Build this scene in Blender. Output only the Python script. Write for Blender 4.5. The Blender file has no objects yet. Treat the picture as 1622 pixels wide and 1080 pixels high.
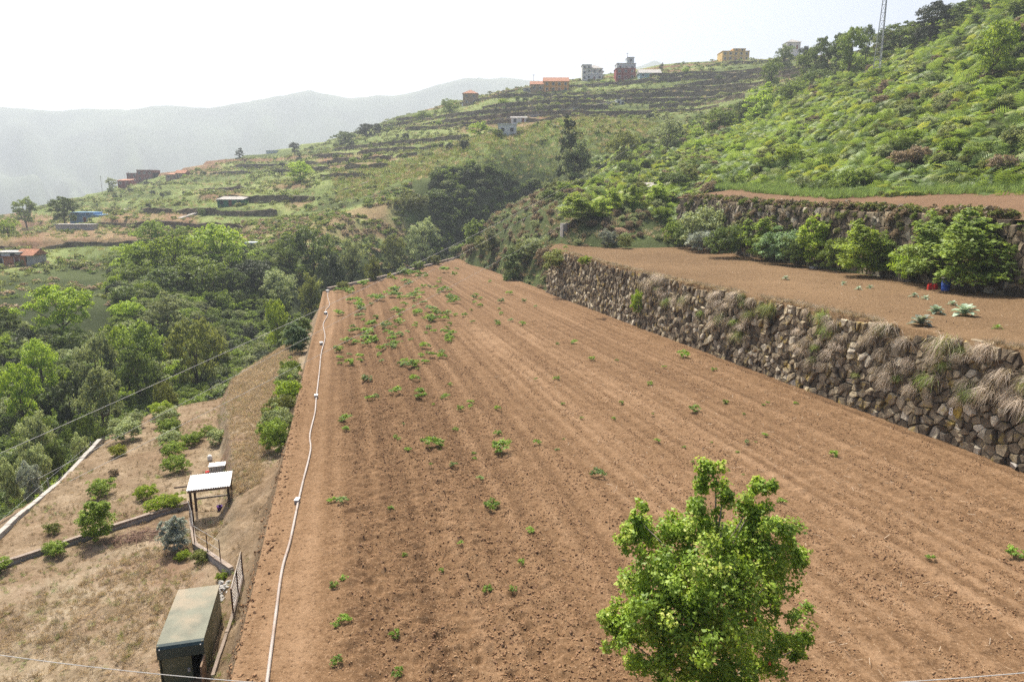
import bpy, math, random
import numpy as np
from mathutils import Vector, Matrix

random.seed(7)
RNG = np.random.default_rng(7)
scene = bpy.context.scene
COL = scene.collection

# ------------------------------------------------------------------ camera, sky, sun, exposure
CZ = 11.5
PITCH = math.radians(12.5)
F = 1081.0
cam_d = bpy.data.cameras.new('camera')
cam_d.sensor_width = 36.0
cam_d.lens = 36.0 * F / 1622.0
cam_d.clip_start = 0.1
cam_d.clip_end = 40000
cam = bpy.data.objects.new('camera', cam_d)
cam.location = (0, 0, CZ)
cam.rotation_euler = (math.pi / 2 - PITCH, 0, 0)
COL.objects.link(cam)
scene.camera = cam

SUN_EL = math.radians(58)
SUN_AZ = math.radians(-26)          # measured from +Y (view direction), negative = to the left
world = bpy.data.worlds.new('World')
scene.world = world
world.use_nodes = True
wn = world.node_tree
bg = wn.nodes['Background']
sky = wn.nodes.new('ShaderNodeTexSky')
sky.sky_type = 'NISHITA'
sky.sun_disc = False
sky.sun_elevation = SUN_EL
sky.sun_rotation = SUN_AZ
sky.altitude = 300
sky.air_density = 0.6
sky.dust_density = 7.0
sky.ozone_density = 1.0
wn.links.new(sky.outputs[0], bg.inputs[0])
bg.inputs[1].default_value = 0.15
sun_d = bpy.data.lights.new('sun', 'SUN')
sun_d.energy = 5.0
sun_d.angle = math.radians(0.6)
sun_d.color = (1.0, 0.93, 0.80)
sun = bpy.data.objects.new('sun', sun_d)
sdir = Vector((math.sin(SUN_AZ) * math.cos(SUN_EL), math.cos(SUN_AZ) * math.cos(SUN_EL), math.sin(SUN_EL)))
sun.rotation_euler = sdir.to_track_quat('Z', 'Y').to_euler()
sun.location = (0, 0, 60)
COL.objects.link(sun)
vs = scene.view_settings
vs.view_transform = 'Standard'
vs.look = 'None'
vs.gamma = 1.0
vs.exposure = 0.76
vs.use_curve_mapping = False
scene.cycles.max_bounces = 6
scene.cycles.diffuse_bounces = 3
scene.cycles.transmission_bounces = 4
scene.cycles.transparent_max_bounces = 8
scene.cycles.volume_bounces = 0
scene.cycles.use_denoising = False
scene.cycles.use_adaptive_sampling = False
scene.cycles.sample_clamp_indirect = 1.5
scene.cycles.blur_glossy = 1.0

# ------------------------------------------------------------------ projection helpers
CP, SP = math.cos(PITCH), math.sin(PITCH)
def ray(px, py):
    a = (px - 811.0) / F
    b = (py - 540.0) / F
    return np.array([a, CP - SP * b, -(SP + CP * b)])
def at(px, py, d):
    """point seen at pixel px,py at forward distance d (metres along Y)"""
    r = ray(px, py)
    return r * (d / r[1]) + np.array([0, 0, CZ])
_u = ray(540, 341)
_h = math.hypot(_u[0], _u[1])
UX, UY = _u[0] / _h, _u[1] / _h         # furrow direction
K = _u[2] / _h                          # fall of the field along the furrows
TX, TY = UY, -UX                        # across the furrows, to the right
def st(x, y): return x * UX + y * UY, x * TX + y * TY
def xy(s, t): return s * UX + t * TX, s * UY + t * TY
def zfield(x, y): return K * (x * UX + y * UY)
def cast(px, py, zf, d0=8.0, d1=600.0):
    """march the ray through a pixel to a height function"""
    r = ray(px, py); r = r / r[1]
    d = d0; step = 0.5
    while d < d1:
        x, z = r[0] * d, CZ + r[2] * d
        if z <= float(zf(x, d)):
            lo, hi = d - step, d
            for _ in range(18):
                m = (lo + hi) / 2
                if CZ + r[2] * m <= float(zf(r[0] * m, m)): hi = m
                else: lo = m
            return np.array([r[0] * hi, hi, CZ + r[2] * hi])
        d += step
        step = max(0.5, d * 0.008)
    return None
def sstep(a, b, x):
    t = np.clip((x - a) / (b - a), 0, 1)
    return t * t * (3 - 2 * t)

# value noise (numpy)
def _hash(ix, iy, seed):
    n = (ix.astype(np.int64) * 374761393 + iy.astype(np.int64) * 668265263 + seed * 1442695041) & 0xffffffff
    n = ((n ^ (n >> 13)) * 1274126177) & 0xffffffff
    n = (n ^ (n >> 16)) & 0xffffffff
    return n / 4294967295.0
def vnoise(x, y, seed=0):
    x = np.asarray(x, float); y = np.asarray(y, float)
    ix, iy = np.floor(x), np.floor(y)
    fx, fy = x - ix, y - iy
    fx = fx * fx * (3 - 2 * fx); fy = fy * fy * (3 - 2 * fy)
    a = _hash(ix, iy, seed); b = _hash(ix + 1, iy, seed); c = _hash(ix, iy + 1, seed); d = _hash(ix + 1, iy + 1, seed)
    return (a * (1 - fx) + b * fx) * (1 - fy) + (c * (1 - fx) + d * fx) * fy
def fbm(x, y, seed=0, oct=4):
    v = 0; amp = 0.5; tot = 0
    for i in range(oct):
        v = v + amp * vnoise(np.asarray(x) * 2 ** i, np.asarray(y) * 2 ** i, seed + i * 17); tot += amp; amp *= 0.5
    return v / tot

# ------------------------------------------------------------------ mesh helpers
def new_mesh(name, verts, faces, smooth=False, tint=None, attrs=None):
    me = bpy.data.meshes.new(name)
    verts = np.asarray(verts, np.float32)
    if isinstance(faces, np.ndarray):
        n, k = faces.shape
        me.vertices.add(len(verts)); me.vertices.foreach_set('co', verts.ravel())
        me.loops.add(n * k); me.loops.foreach_set('vertex_index', faces.astype(np.int32).ravel())
        me.polygons.add(n)
        me.polygons.foreach_set('loop_start', np.arange(0, n * k, k, dtype=np.int32))
        me.polygons.foreach_set('loop_total', np.full(n, k, np.int32))
        me.update(calc_edges=True)
    else:
        me.from_pydata([tuple(map(float, v)) for v in verts], [], [tuple(map(int, f)) for f in faces])
        me.update()
    if smooth:
        me.polygons.foreach_set('use_smooth', np.ones(len(me.polygons), bool))
    if tint is not None:
        a = me.attributes.new('tint', 'FLOAT', 'POINT'); a.data.foreach_set('value', np.asarray(tint, np.float32))
    for k_, v_ in (attrs or {}).items():
        a = me.attributes.new(k_, 'FLOAT', 'POINT'); a.data.foreach_set('value', np.asarray(v_, np.float32))
    return me
def link(name, me, mat=None, parent=None, loc=(0, 0, 0), rot=(0, 0, 0), scl=(1, 1, 1), objmat=None):
    o = bpy.data.objects.new(name, me)
    COL.objects.link(o)
    o.location = loc; o.rotation_euler = rot
    o.scale = (scl, scl, scl) if isinstance(scl, (int, float)) else scl
    if parent is not None: o.parent = parent
    if mat is not None and me is not None and len(me.materials) == 0: me.materials.append(mat)
    if objmat is not None:
        o.material_slots[0].link = 'OBJECT'; o.material_slots[0].material = objmat
    return o
def tag(o, label=None, cat=None, group=None, kind=None):
    if label: o['label'] = label
    if cat: o['category'] = cat
    if group: o['group'] = group
    if kind: o['kind'] = kind
    return o
def empty(name, loc=(0, 0, 0), rz=0.0, scl=1.0):
    o = bpy.data.objects.new(name, None); COL.objects.link(o)
    o.location = loc; o.rotation_euler = (0, 0, rz); o.scale = (scl,) * 3 if isinstance(scl, (int, float)) else scl
    o.empty_display_size = 0.2
    return o

class MB:
    """collects simple solids into one mesh"""
    def __init__(s): s.v = []; s.f = []
    def add(s, verts, faces):
        n = len(s.v); s.v += [tuple(map(float, q)) for q in verts]; s.f += [tuple(int(i) + n for i in f) for f in faces]; return s
    def box(s, x0, x1, y0, y1, z0, z1):
        return s.add([(x0, y0, z0), (x1, y0, z0), (x1, y1, z0), (x0, y1, z0), (x0, y0, z1), (x1, y0, z1), (x1, y1, z1), (x0, y1, z1)],
                     [(0, 3, 2, 1), (4, 5, 6, 7), (0, 1, 5, 4), (1, 2, 6, 5), (2, 3, 7, 6), (3, 0, 4, 7)])
    def tube(s, pts, radii, n=8, cap=True):
        pts = [Vector(p) for p in pts]
        if isinstance(radii, (int, float)): radii = [radii] * len(pts)
        base = len(s.v); ref = Vector((0.31, 0.17, 0.93)).normalized()
        for i, p in enumerate(pts):
            d = (pts[min(i + 1, len(pts) - 1)] - pts[max(i - 1, 0)])
            d = d.normalized() if d.length > 1e-9 else Vector((0, 0, 1))
            a = d.cross(ref)
            if a.length < 0.05: a = d.cross(Vector((1, 0, 0)))
            a.normalize(); b = d.cross(a)
            for j in range(n):
                w = 2 * math.pi * j / n
                s.v.append(tuple(p + (a * math.cos(w) + b * math.sin(w)) * radii[i]))
        for i in range(len(pts) - 1):
            for j in range(n):
                j2 = (j + 1) % n
                s.f.append((base + i * n + j, base + i * n + j2, base + (i + 1) * n + j2, base + (i + 1) * n + j))
        if cap:
            s.f.append(tuple(base + j for j in range(n))[::-1]); e = base + (len(pts) - 1) * n
            s.f.append(tuple(e + j for j in range(n)))
        return s
    def lathe(s, prof, n=20, c=(0, 0, 0)):
        base = len(s.v)
        for r, z in prof:
            for j in range(n):
                w = 2 * math.pi * j / n; s.v.append((c[0] + r * math.cos(w), c[1] + r * math.sin(w), c[2] + z))
        for i in range(len(prof) - 1):
            for j in range(n):
                j2 = (j + 1) % n
                s.f.append((base + i * n + j, base + i * n + j2, base + (i + 1) * n + j2, base + (i + 1) * n + j))
        s.f.append(tuple(base + j for j in range(n))[::-1]); e = base + (len(prof) - 1) * n
        s.f.append(tuple(e + j for j in range(n)))
        return s
    def mesh(s, name, smooth=False): return new_mesh(name, s.v, s.f, smooth)
    def build(s, name, mat, parent=None, smooth=False, **kw): return link(name, s.mesh(name, smooth), mat, parent, **kw)

# ------------------------------------------------------------------ materials
def srgb(r, g, b):
    f = lambda c: c / 12.92 if c <= 0.04045 else ((c + 0.055) / 1.055) ** 2.4
    return (f(r / 255), f(g / 255), f(b / 255), 1)
def lin(r, g, b): return (r, g, b, 1)
class NT:
    def __init__(s, name):
        s.m = bpy.data.materials.new(name); s.m.use_nodes = True
        s.t = s.m.node_tree; s.n = s.t.nodes; s.l = s.t.links
        s.n.clear(); s.out = s.n.new('ShaderNodeOutputMaterial')
    def node(s, ty, **kw):
        o = s.n.new(ty)
        for k, v in kw.items():
            if k.startswith('i_'):
                key = k[2:]; o.inputs[int(key) if key.isdigit() else key.replace('_', ' ')].default_value = v
            else: setattr(o, k, v)
        return o
    def lk(s, a, b): s.l.new(a, b)
    def coord(s, kind='Object'):
        return s.node('ShaderNodeTexCoord').outputs[kind] if kind != 'Position' else s.node('ShaderNodeNewGeometry').outputs['Position']
    def noise(s, co, scale, detail=4, rough=0.55, stretch=None):
        if stretch is not None:
            mp = s.node('ShaderNodeMapping'); s.lk(co, mp.inputs[0]); mp.inputs['Scale'].default_value = stretch; co = mp.outputs[0]
        n = s.node('ShaderNodeTexNoise'); s.lk(co, n.inputs['Vector'])
        n.inputs['Scale'].default_value = scale; n.inputs['Detail'].default_value = detail; n.inputs['Roughness'].default_value = rough
        return n.outputs[0]
    def ramp(s, fac, stops):
        r = s.node('ShaderNodeValToRGB'); cr = r.color_ramp
        while len(cr.elements) < len(stops): cr.elements.new(0.5)
        for e, (p, c) in zip(cr.elements, stops): e.position = p; e.color = c
        s.lk(fac, r.inputs[0]); return r.outputs[0]
    def mix(s, fac, a, b, mode='MIX'):
        m = s.node('ShaderNodeMix', data_type='RGBA', blend_type=mode)
        for sock, val in ((m.inputs[0], fac), (m.inputs[6], a), (m.inputs[7], b)):
            if isinstance(val, (int, float, tuple)): sock.default_value = val
            else: s.lk(val, sock)
        return m.outputs[2]
    def math(s, op, a, b=0.0, c=None):
        m = s.node('ShaderNodeMath', operation=op)
        for i, v in enumerate((a, b) if c is None else (a, b, c)):
            if isinstance(v, (int, float)): m.inputs[i].default_value = v
            else: s.lk(v, m.inputs[i])
        return m.outputs[0]
    def bump(s, h, strength=0.5, dist=0.05, prev=None):
        b = s.node('ShaderNodeBump'); b.inputs['Strength'].default_value = strength; b.inputs['Distance'].default_value = dist
        s.lk(h, b.inputs['Height'])
        if prev is not None: s.lk(prev, b.inputs['Normal'])
        return b.outputs[0]
    def principled(s, color, rough=0.9, normal=None, spec=0.25, metal=0.0):
        p = s.node('ShaderNodeBsdfPrincipled')
        if isinstance(color, tuple): p.inputs['Base Color'].default_value = color
        else: s.lk(color, p.inputs['Base Color'])
        if isinstance(rough, (int, float)): p.inputs['Roughness'].default_value = rough
        else: s.lk(rough, p.inputs['Roughness'])
        p.inputs['Specular IOR Level'].default_value = spec; p.inputs['Metallic'].default_value = metal
        if normal is not None: s.lk(normal, p.inputs['Normal'])
        return p.outputs[0]
    def done(s, sh): s.lk(sh, s.out.inputs['Surface']); return s.m

def plain(name, col, rough=0.8, var=0.25, scale=3.0, bump=0.0, spec=0.25, metal=0.0, dirt=None):
    n = NT(name); co = n.coord('Object')
    a = n.noise(co, scale, 5)
    dark = tuple(c * (1 - var) for c in col[:3]) + (1,); lite = tuple(min(1, c * (1 + var * 0.6)) for c in col[:3]) + (1,)
    c = n.ramp(a, [(0.3, dark), (0.7, lite)])
    if dirt is not None:
        b = n.noise(co, scale * 0.35, 6, 0.65); f = n.ramp(b, [(0.5, lin(0, 0, 0)), (0.68, lin(1, 1, 1))])
        c = n.mix(f, c, dirt)
    nm = n.bump(n.noise(co, scale * 6, 4), 0.4, bump) if bump > 0 else None
    return n.done(n.principled(c, rough, nm, spec, metal))

def leafmat(name, c1, c2, trans=0.38, c3=None, gloss=0.35, patch=False):
    """foliage: leaf-to-leaf tint from the tint attribute, plant-to-plant tint from the object's random number"""
    n = NT(name)
    t = n.node('ShaderNodeAttribute', attribute_name='tint').outputs['Fac']
    rnd = n.node('ShaderNodeObjectInfo').outputs['Random']
    if patch:      # stands of lighter and darker growth, metres across
        pn = n.noise(n.coord('Position'), 0.085, 3, 0.6)
        pn = n.math('MULTIPLY', n.math('SUBTRACT', pn, 0.3), 2.4)
        f = n.math('ADD', n.math('MULTIPLY', t, 0.4), n.math('MULTIPLY', pn, 0.6))
    else: f = n.math('ADD', n.math('MULTIPLY', t, 0.75), n.math('MULTIPLY', rnd, 0.25))
    col = n.ramp(f, [(0.1, c1), (0.85, c2)] if c3 is None else [(0.1, c1), (0.7, c2), (0.95, c3)])
    hs = n.node('ShaderNodeHueSaturation'); n.lk(col, hs.inputs['Color'])
    n.lk(n.math('ADD', n.math('MULTIPLY', rnd, 0.14 if patch else 0.4), 0.93 if patch else 0.8), hs.inputs['Value'])
    col = hs.outputs[0]
    p = n.principled(col, 0.55, None, gloss)
    tr = n.node('ShaderNodeBsdfTranslucent')
    warm = n.mix(0.5, col, lin(0.55, 0.62, 0.05), 'MIX')
    hs2 = n.node('ShaderNodeMix', data_type='RGBA', blend_type='MIX'); hs2.inputs[0].default_value = 0.25
    n.lk(col, hs2.inputs[6]); hs2.inputs[7].default_value = (min(1, c2[0] * 2.0), min(1, c2[1] * 1.7), c2[2] * 0.6, 1)
    n.lk(hs2.outputs[2], tr.inputs[0])
    ms = n.node('ShaderNodeMixShader'); ms.inputs[0].default_value = trans
    n.lk(p, ms.inputs[1]); n.lk(tr.outputs[0], ms.inputs[2])
    return n.done(ms.outputs[0])

M = {}
def soil(name, dark, mid, lite, straw, streak=0.5, row=False):
    n = NT(name); co = n.coord('Position')
    big = n.noise(co, 0.09, 4, 0.6); med = n.noise(co, 1.1, 6, 0.7); fine = n.noise(co, 9.0, 6, 0.75)
    rot = n.node('ShaderNodeMapping'); rot.inputs['Rotation'].default_value = (0, 0, -math.atan2(UX, UY) * -1)
    n.lk(co, rot.inputs[0])
    row = n.noise(rot.outputs[0], 1.0, 3, 0.5, stretch=(1.6, 0.05, 1.0))
    f = n.math('ADD', n.math('MULTIPLY', med, 0.45), n.math('MULTIPLY', fine, 0.35))
    f = n.math('ADD', f, n.math('MULTIPLY', row, 0.2 * streak * 2))
    c = n.ramp(f, [(0.3, dark), (0.5, mid), (0.72, lite)])
    if row:
        ra = n.node('ShaderNodeAttribute', attribute_name='row').outputs['Fac']
        f = n.math('ADD', f, n.math('MULTIPLY', n.math('SUBTRACT', ra, 0.5), 0.38))
        c = n.ramp(f, [(0.3, dark), (0.5, mid), (0.72, lite)])
    c = n.mix(n.ramp(big, [(0.35, lin(0, 0, 0)), (0.7, lin(.55, .55, .55))]), c, mid)
    gr = n.noise(co, 7.5, 4, 0.8)
    c = n.mix(n.ramp(gr, [(0.34, lin(.85, .85, .85)), (0.46, lin(0, 0, 0))]), c, dark)  # dark spots imitate shaded pits between crumbs, painted over random soil tone
    c = n.mix(n.ramp(gr, [(0.53, lin(0, 0, 0)), (0.66, lin(.8, .8, .8))]), c, lite)
    sp = n.noise(co, 26.0, 2, 0.5)
    c = n.mix(n.ramp(sp, [(0.66, lin(0, 0, 0)), (0.74, lin(.7, .7, .7))]), c, straw)
    nm = n.bump(gr, 0.8, 0.05); nm = n.bump(med, 0.5, 0.08, nm)
    return n.done(n.principled(c, 1.0, nm, 0.05))
M['soil'] = soil('tilled_soil', lin(.06, .034, .018), lin(.142, .086, .046), lin(.235, .152, .09), lin(.44, .345, .24), row=True)
M['soil2'] = soil('terrace_soil', lin(.11, .07, .037), lin(.2, .132, .074), lin(.29, .2, .12), lin(.44, .35, .24), 0.15)
M['soil3'] = soil('red_soil', lin(.115, .07, .042), lin(.195, .125, .075), lin(.27, .183, .115), lin(.4, .3, .2), 0.2)
M['soil_path'] = soil('path_soil', lin(.14, .085, .05), lin(.25, .165, .1), lin(.34, .25, .17), lin(.45, .36, .27), 0.3)

def ground_left():
    n = NT('orchard_and_meadow_ground'); co = n.coord('Position')
    at_o = n.node('ShaderNodeAttribute', attribute_name='zone').outputs['Fac']   # 0 bare soil, 1 dry grass
    med = n.noise(co, 0.8, 6, 0.7); fine = n.noise(co, 7.0, 6, 0.75); big = n.noise(co, 0.22, 4, 0.6)
    f = n.math('ADD', n.math('MULTIPLY', med, 0.55), n.math('MULTIPLY', fine, 0.45))
    bare = n.ramp(f, [(0.32, lin(.07, .047, .028)), (0.5, lin(.165, .117, .072)), (0.7, lin(.29, .22, .15))])
    dry = n.ramp(f, [(0.3, lin(.095, .072, .046)), (0.48, lin(.215, .17, .112)), (0.7, lin(.37, .315, .235))])
    dry = n.mix(n.ramp(big, [(0.45, lin(0, 0, 0)), (0.68, lin(.6, .6, .6))]), dry, lin(.15, .085, .055))
    c = n.mix(at_o, bare, dry)
    nm = n.bump(fine, 0.8, 0.05)
    return n.done(n.principled(c, 1.0, nm, 0.05))
M['left'] = ground_left()

def terrain_mat():
    n = NT('hill_ground'); co = n.coord('Position')
    zone = n.node('ShaderNodeAttribute', attribute_name='zone').outputs['Fac']
    steep = n.node('ShaderNodeAttribute', attribute_name='steep').outputs['Fac']
    med = n.noise(co, 0.25, 6, 0.7); fine = n.noise(co, 1.6, 6, 0.75)
    f = n.math('ADD', n.math('MULTIPLY', med, 0.5), n.math('MULTIPLY', fine, 0.5))
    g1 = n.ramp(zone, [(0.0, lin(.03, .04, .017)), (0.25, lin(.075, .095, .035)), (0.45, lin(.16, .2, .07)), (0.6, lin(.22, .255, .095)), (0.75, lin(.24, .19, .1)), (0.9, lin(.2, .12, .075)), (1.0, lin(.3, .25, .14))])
    g1 = n.mix(n.ramp(f, [(0.38, lin(.7, .7, .7)), (0.52, lin(0, 0, 0))]), g1, lin(.05, .06, .028))
    st_ = n.ramp(f, [(0.3, lin(.035, .03, .025)), (0.5, lin(.10, .085, .065)), (0.7, lin(.19, .16, .125))])
    c = n.mix(steep, g1, st_)
    nm = n.bump(fine, 0.8, 0.35)
    return n.done(n.principled(c, 1.0, nm, 0.05))
M['terrain'] = terrain_mat()

def stone_mat(name='wall_stone', k=1.0, lichen=0.62):
    n = NT(name); co = n.coord('Position')
    t = n.node('ShaderNodeAttribute', attribute_name='tint').outputs['Fac']
    base = n.ramp(t, [(0.05, lin(.08 * k, .064 * k, .044 * k)), (0.3, lin(.17 * k, .138 * k, .094 * k)), (0.55, lin(.275 * k, .222 * k, .148 * k)), (0.8, lin(.4 * k, .335 * k, .225 * k)), (0.97, lin(.58 * k, .52 * k, .4 * k))])
    a = n.noise(co, 4.0, 6, 0.7); b = n.noise(co, 22.0, 5, 0.7); l = n.noise(co, 1.3, 5, 0.65)
    c = n.mix(n.ramp(a, [(0.35, lin(.55, .55, .55)), (0.6, lin(0, 0, 0))]), base, lin(.08 * k, .065 * k, .05 * k))
    c = n.mix(n.ramp(l, [(lichen, lin(0, 0, 0)), (lichen + 0.08, lin(.75, .75, .75))]), c, lin(.40, .30, .085))
    st2 = n.noise(co, 0.55, 5, 0.6)
    c = n.mix(n.ramp(st2, [(0.38, lin(.5, .5, .5)), (0.5, lin(0, 0, 0))]), c, lin(.07 * k, .055 * k, .042 * k))
    nm = n.bump(a, 0.9, 0.1); nm = n.bump(b, 0.6, 0.03, nm)
    return n.done(n.principled(c, 0.95, nm, 0.1))
M['stone'] = stone_mat('wall_stone', 1.15, 0.56)
M['stone_far'] = stone_mat('far_wall_stone', 0.85, 0.8)
M['core'] = plain('wall_core_earth', lin(.035, .027, .02), 1.0, 0.4, 4)
M['bank'] = plain('earth_bank', lin(.2, .125, .075), 1.0, 0.5, 2.2, 0.08)
M['bark'] = plain('bark', lin(.12, .09, .065), 0.95, 0.4, 9, 0.02)
M['bark_pale'] = plain('pale_bark', lin(.33, .28, .22), 0.95, 0.4, 9, 0.02)

G1 = lin(.05, .10, .018)
L = {
 'bright': leafmat('leaf_bright_green', lin(0.088, 0.153, 0.015), lin(.36, .5, .06), 0.45),
 'mid': leafmat('leaf_mid_green', lin(0.061, 0.102, 0.018), lin(.26, .36, .065), 0.42),
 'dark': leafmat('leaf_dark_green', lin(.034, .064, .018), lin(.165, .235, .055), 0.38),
 'vdark':  leafmat('leaf_very_dark_green', lin(0.015, 0.026, 0.012), lin(0.060, 0.084, 0.031), 0.25),  # very dark green foliage
 'grey': leafmat('leaf_grey_green', lin(0.095, 0.122, 0.051), lin(.36, .43, .2), 0.36),
 'silver': leafmat('leaf_silver', lin(0.095, 0.122, 0.095), lin(0.360, 0.410, 0.340), 0.3),
 'olive': leafmat('leaf_olive', lin(.055, .07, .016), lin(.26, .3, .08), 0.38),
 'yellow': leafmat('leaf_yellow_green', lin(0.114, 0.147, 0.016), lin(0.396, 0.444, 0.048), 0.45),
 'lime':   leafmat('leaf_lime', lin(0.111, 0.170, 0.017), lin(0.375, 0.500, 0.056), 0.45),
 'pear': leafmat('leaf_pear', lin(.045, .105, .01), lin(.25, .37, .033), 0.42, lin(.54, .55, .13), 0.5),
 'blue': leafmat('leaf_blue_green', lin(.05, .1, .045), lin(.22, .34, .15), 0.36),
 'brown': leafmat('leaf_brown_scrub', lin(.1, .075, .045), lin(.34, .26, .165), 0.28),
 'fern': leafmat('leaf_bracken', lin(.048, .1, .018), lin(.24, .345, .078), 0.42, lin(.38, .44, .14), 0.35, True),
 'fern_y': leafmat('leaf_bracken_yellowing', lin(.08, .125, .02), lin(.31, .37, .07), 0.42, lin(.44, .43, .1), 0.35, True),
 'scrub': leafmat('leaf_hillside_scrub', lin(0.109, 0.136, 0.044), lin(.4, .46, .19), 0.4),
 'straw': leafmat('dry_straw', lin(.26, .195, .125), lin(.5, .41, .3), 0.33),
 'tuft': leafmat('dry_wall_tuft', lin(0.192, 0.152, 0.112), lin(.58, .49, .4), 0.3),
 'dead':   leafmat('dead_branches', lin(0.120, 0.065, 0.045), lin(0.280, 0.170, 0.120), 0.1),
 'grass':  leafmat('fresh_grass', lin(0.078, 0.133, 0.035), lin(0.253, 0.368, 0.115), 0.4),
 'weed':   leafmat('leaf_weed', lin(0.067, 0.133, 0.014), lin(0.265, 0.414, 0.057), 0.42),
 'cabbage': leafmat('leaf_cabbage', lin(0.120, 0.200, 0.120), lin(0.330, 0.420, 0.310), 0.25),
}

# ------------------------------------------------------------------ the lie of the land
# a smooth hill surface through surveyed points (pixel + distance, or x, y, z)
CTRL_IMG = [
 (1250,95,440),(1165,97,440),(1080,105,430),(1000,118,420),(930,130,415),(860,146,405),(745,168,395),(660,190,400),(600,207,410),
 (500,235,420),(450,247,430),(380,253,440),(300,275,430),(230,290,420),(160,308,400),(100,322,390),(0,345,380),(-250,385,360),
 (1150,150,340),(1000,175,330),(900,180,320),(810,213,265),(700,215,320),(600,250,300),(500,270,300),(400,290,300),(300,303,300),(200,322,300),(80,348,300),(-200,390,280),
 (1000,235,225),(900,245,225),(780,262,226),(700,275,226),(600,298,228),(500,308,235),(360,330,240),(250,350,240),(130,365,250),(20,384,235),
 (560,332,208),(450,348,210),(300,370,215),(200,388,200),(60,405,180),(160,425,165),(40,440,150),(-150,450,150),(0,500,112),(120,482,118),(-200,520,100),
 (620,330,203),(500,372,178),(430,398,168),(560,355,188),(645,312,208),(380,410,165),
 (700,288,218),(760,283,222),(830,286,226),
 (900,318,168),(980,304,150),(1050,294,138),(1130,290,128),(1200,288,118),(1300,285,105),(1400,280,93),(1500,277,86),(1622,272,78),(1800,270,66),
 (1622,195,92),(1622,100,118),(1622,10,150),(1500,200,105),(1500,110,140),(1500,55,178),(1400,205,120),(1400,125,175),(1300,225,130),(1300,160,190),
 (1200,240,150),(1200,195,205),(1100,255,168),(1100,215,220),(1000,272,182),(950,290,176),
 (1900,60,112),(1900,220,72),(1900,-80,160),(1900,-20,260),(1622,-10,260),(1622,5,420),(1500,50,300),(1400,82,330),(1300,100,330),(1500,60,450),
 (870,346,126),(820,352,142),(765,366,160),(725,396,186),(940,328,126),(1000,322,124),(905,345,118),
]
CTRL_XYZ = [
 (45,72,7.6),(38,100,7.8),(52,55,7.4),(50,40,7.0),(36,118,8.2),
 (25,40,0),(25,65,0),(20,90,-1),(28,95,1),(30,20,0),
 (10,15,-4),(0,50,-5),(-8,90,-7),(-5,140,-9),(-8,25,-5),(-14,60,-6.5),(12,60,-5.5),(5,95,-6.5),(-12,160,-10),(-18,120,-9),
 (-12,14,-9),(-18,36,-10),(-24,56,-11),(-32,98,-12),
 (3.2,112.7,-4.6),(20,42,-4),(22.5,31,-4),(14,63,-4),(11,77,-5),(24,22,-4),(-4.6,145,-5.8),(-14.4,179.6,-7.0),(6.6,100,-3.6),(9.0,110,4.6),(1.0,140,3.4),
 (-38,18,-15),(-44,40,-15),(-46,65,-15),(-45,90,-15),(-42,115,-16),(-36,140,-17),(-28,165,-17),(-16,190,-16),(-4,206,-10),(8,216,-4),
 (-62,55,-13),(-70,85,-10),(-60,112,-10),(-95,60,-14),(-26,130,-11),(-20,186,-12),(-52,140,-10),
]
def _tp(x, y):
    r = np.hypot(x, y)
    return np.stack([np.arctan2(x, y) * 1.6, np.log(np.maximum(r, 5.0))], -1)
_pts = np.array([at(*p) for p in CTRL_IMG] + [np.array(p, float) for p in CTRL_XYZ])
_q = _tp(_pts[:, 0], _pts[:, 1])
def _phi(d2): return 0.5 * d2 * np.log(d2 + 1e-12)
_n = len(_q)
_A = np.zeros((_n + 3, _n + 3))
_A[:_n, :_n] = _phi(((_q[:, None] - _q[None]) ** 2).sum(-1)) + np.eye(_n) * 2e-4
_A[:_n, _n] = 1; _A[:_n, _n + 1:] = _q; _A[_n:, :_n] = _A[:_n, _n:].T
_W = np.linalg.solve(_A, np.concatenate([_pts[:, 2], np.zeros(3)]))
def zsmooth(x, y):
    q = _tp(np.asarray(x, float), np.asarray(y, float)); sh = q.shape[:-1]; q = q.reshape(-1, 2)
    out = np.empty(len(q))
    for i in range(0, len(q), 20000):
        c = q[i:i + 20000]
        out[i:i + 20000] = _phi(((c[:, None] - _q[None]) ** 2).sum(-1)) @ _W[:_n] + _W[_n] + c @ _W[_n + 1:]
    return out.reshape(sh)
def pix_x(x, y): return 811 + F * np.asarray(x) / np.asarray(y) * 0.985
STEP = 4.0
AZ = np.arange(-0.86, 0.97, 0.0046)
RR = np.concatenate([np.geomspace(7, 140, 112)[:-1], np.arange(140, 500, 1.25), np.geomspace(500, 900, 14)])
_az, _rr = np.meshgrid(AZ, RR, indexing='ij')
GX, GY = np.sin(_az) * _rr, np.cos(_az) * _rr
_zs = zsmooth(GX, GY)
_zs = np.where(_rr > 500, _zs[:, np.searchsorted(RR, 499)][:, None] - (_rr - 500) * 0.42, _zs)
_px = pix_x(GX, GY)
_d0 = np.interp(_px, [-300, 0, 400, 640, 700, 900, 1300, 1622], [150, 150, 195, 262, 268, 262, 300, 380])
TMASK = sstep(-12, 12, GY - _d0) * (1 - sstep(500, 520, _rr))
_zn = _zs + (fbm(GX * 0.02, GY * 0.02, 3, 3) - 0.5) * 8.0
_qz = _zn / STEP
_n0 = np.floor(_qz); _f = _qz - _n0
_zt = STEP * (_n0 - 0.45 + sstep(0, 0.09, _f)) * 0.52 + 0.48 * _zn
_tpatch = sstep(.16, .42, vnoise(_px / 150.0 + _n0 * 3.7, _n0 * 1.7 + .5, 61))
_zt = _zt * (.25 + .75 * _tpatch) + _zn * (.75 - .75 * _tpatch)
_rough = (fbm(GX * 0.11, GY * 0.11, 9, 4) - 0.5) * 1.6 * sstep(60, 130, _rr)
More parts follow.
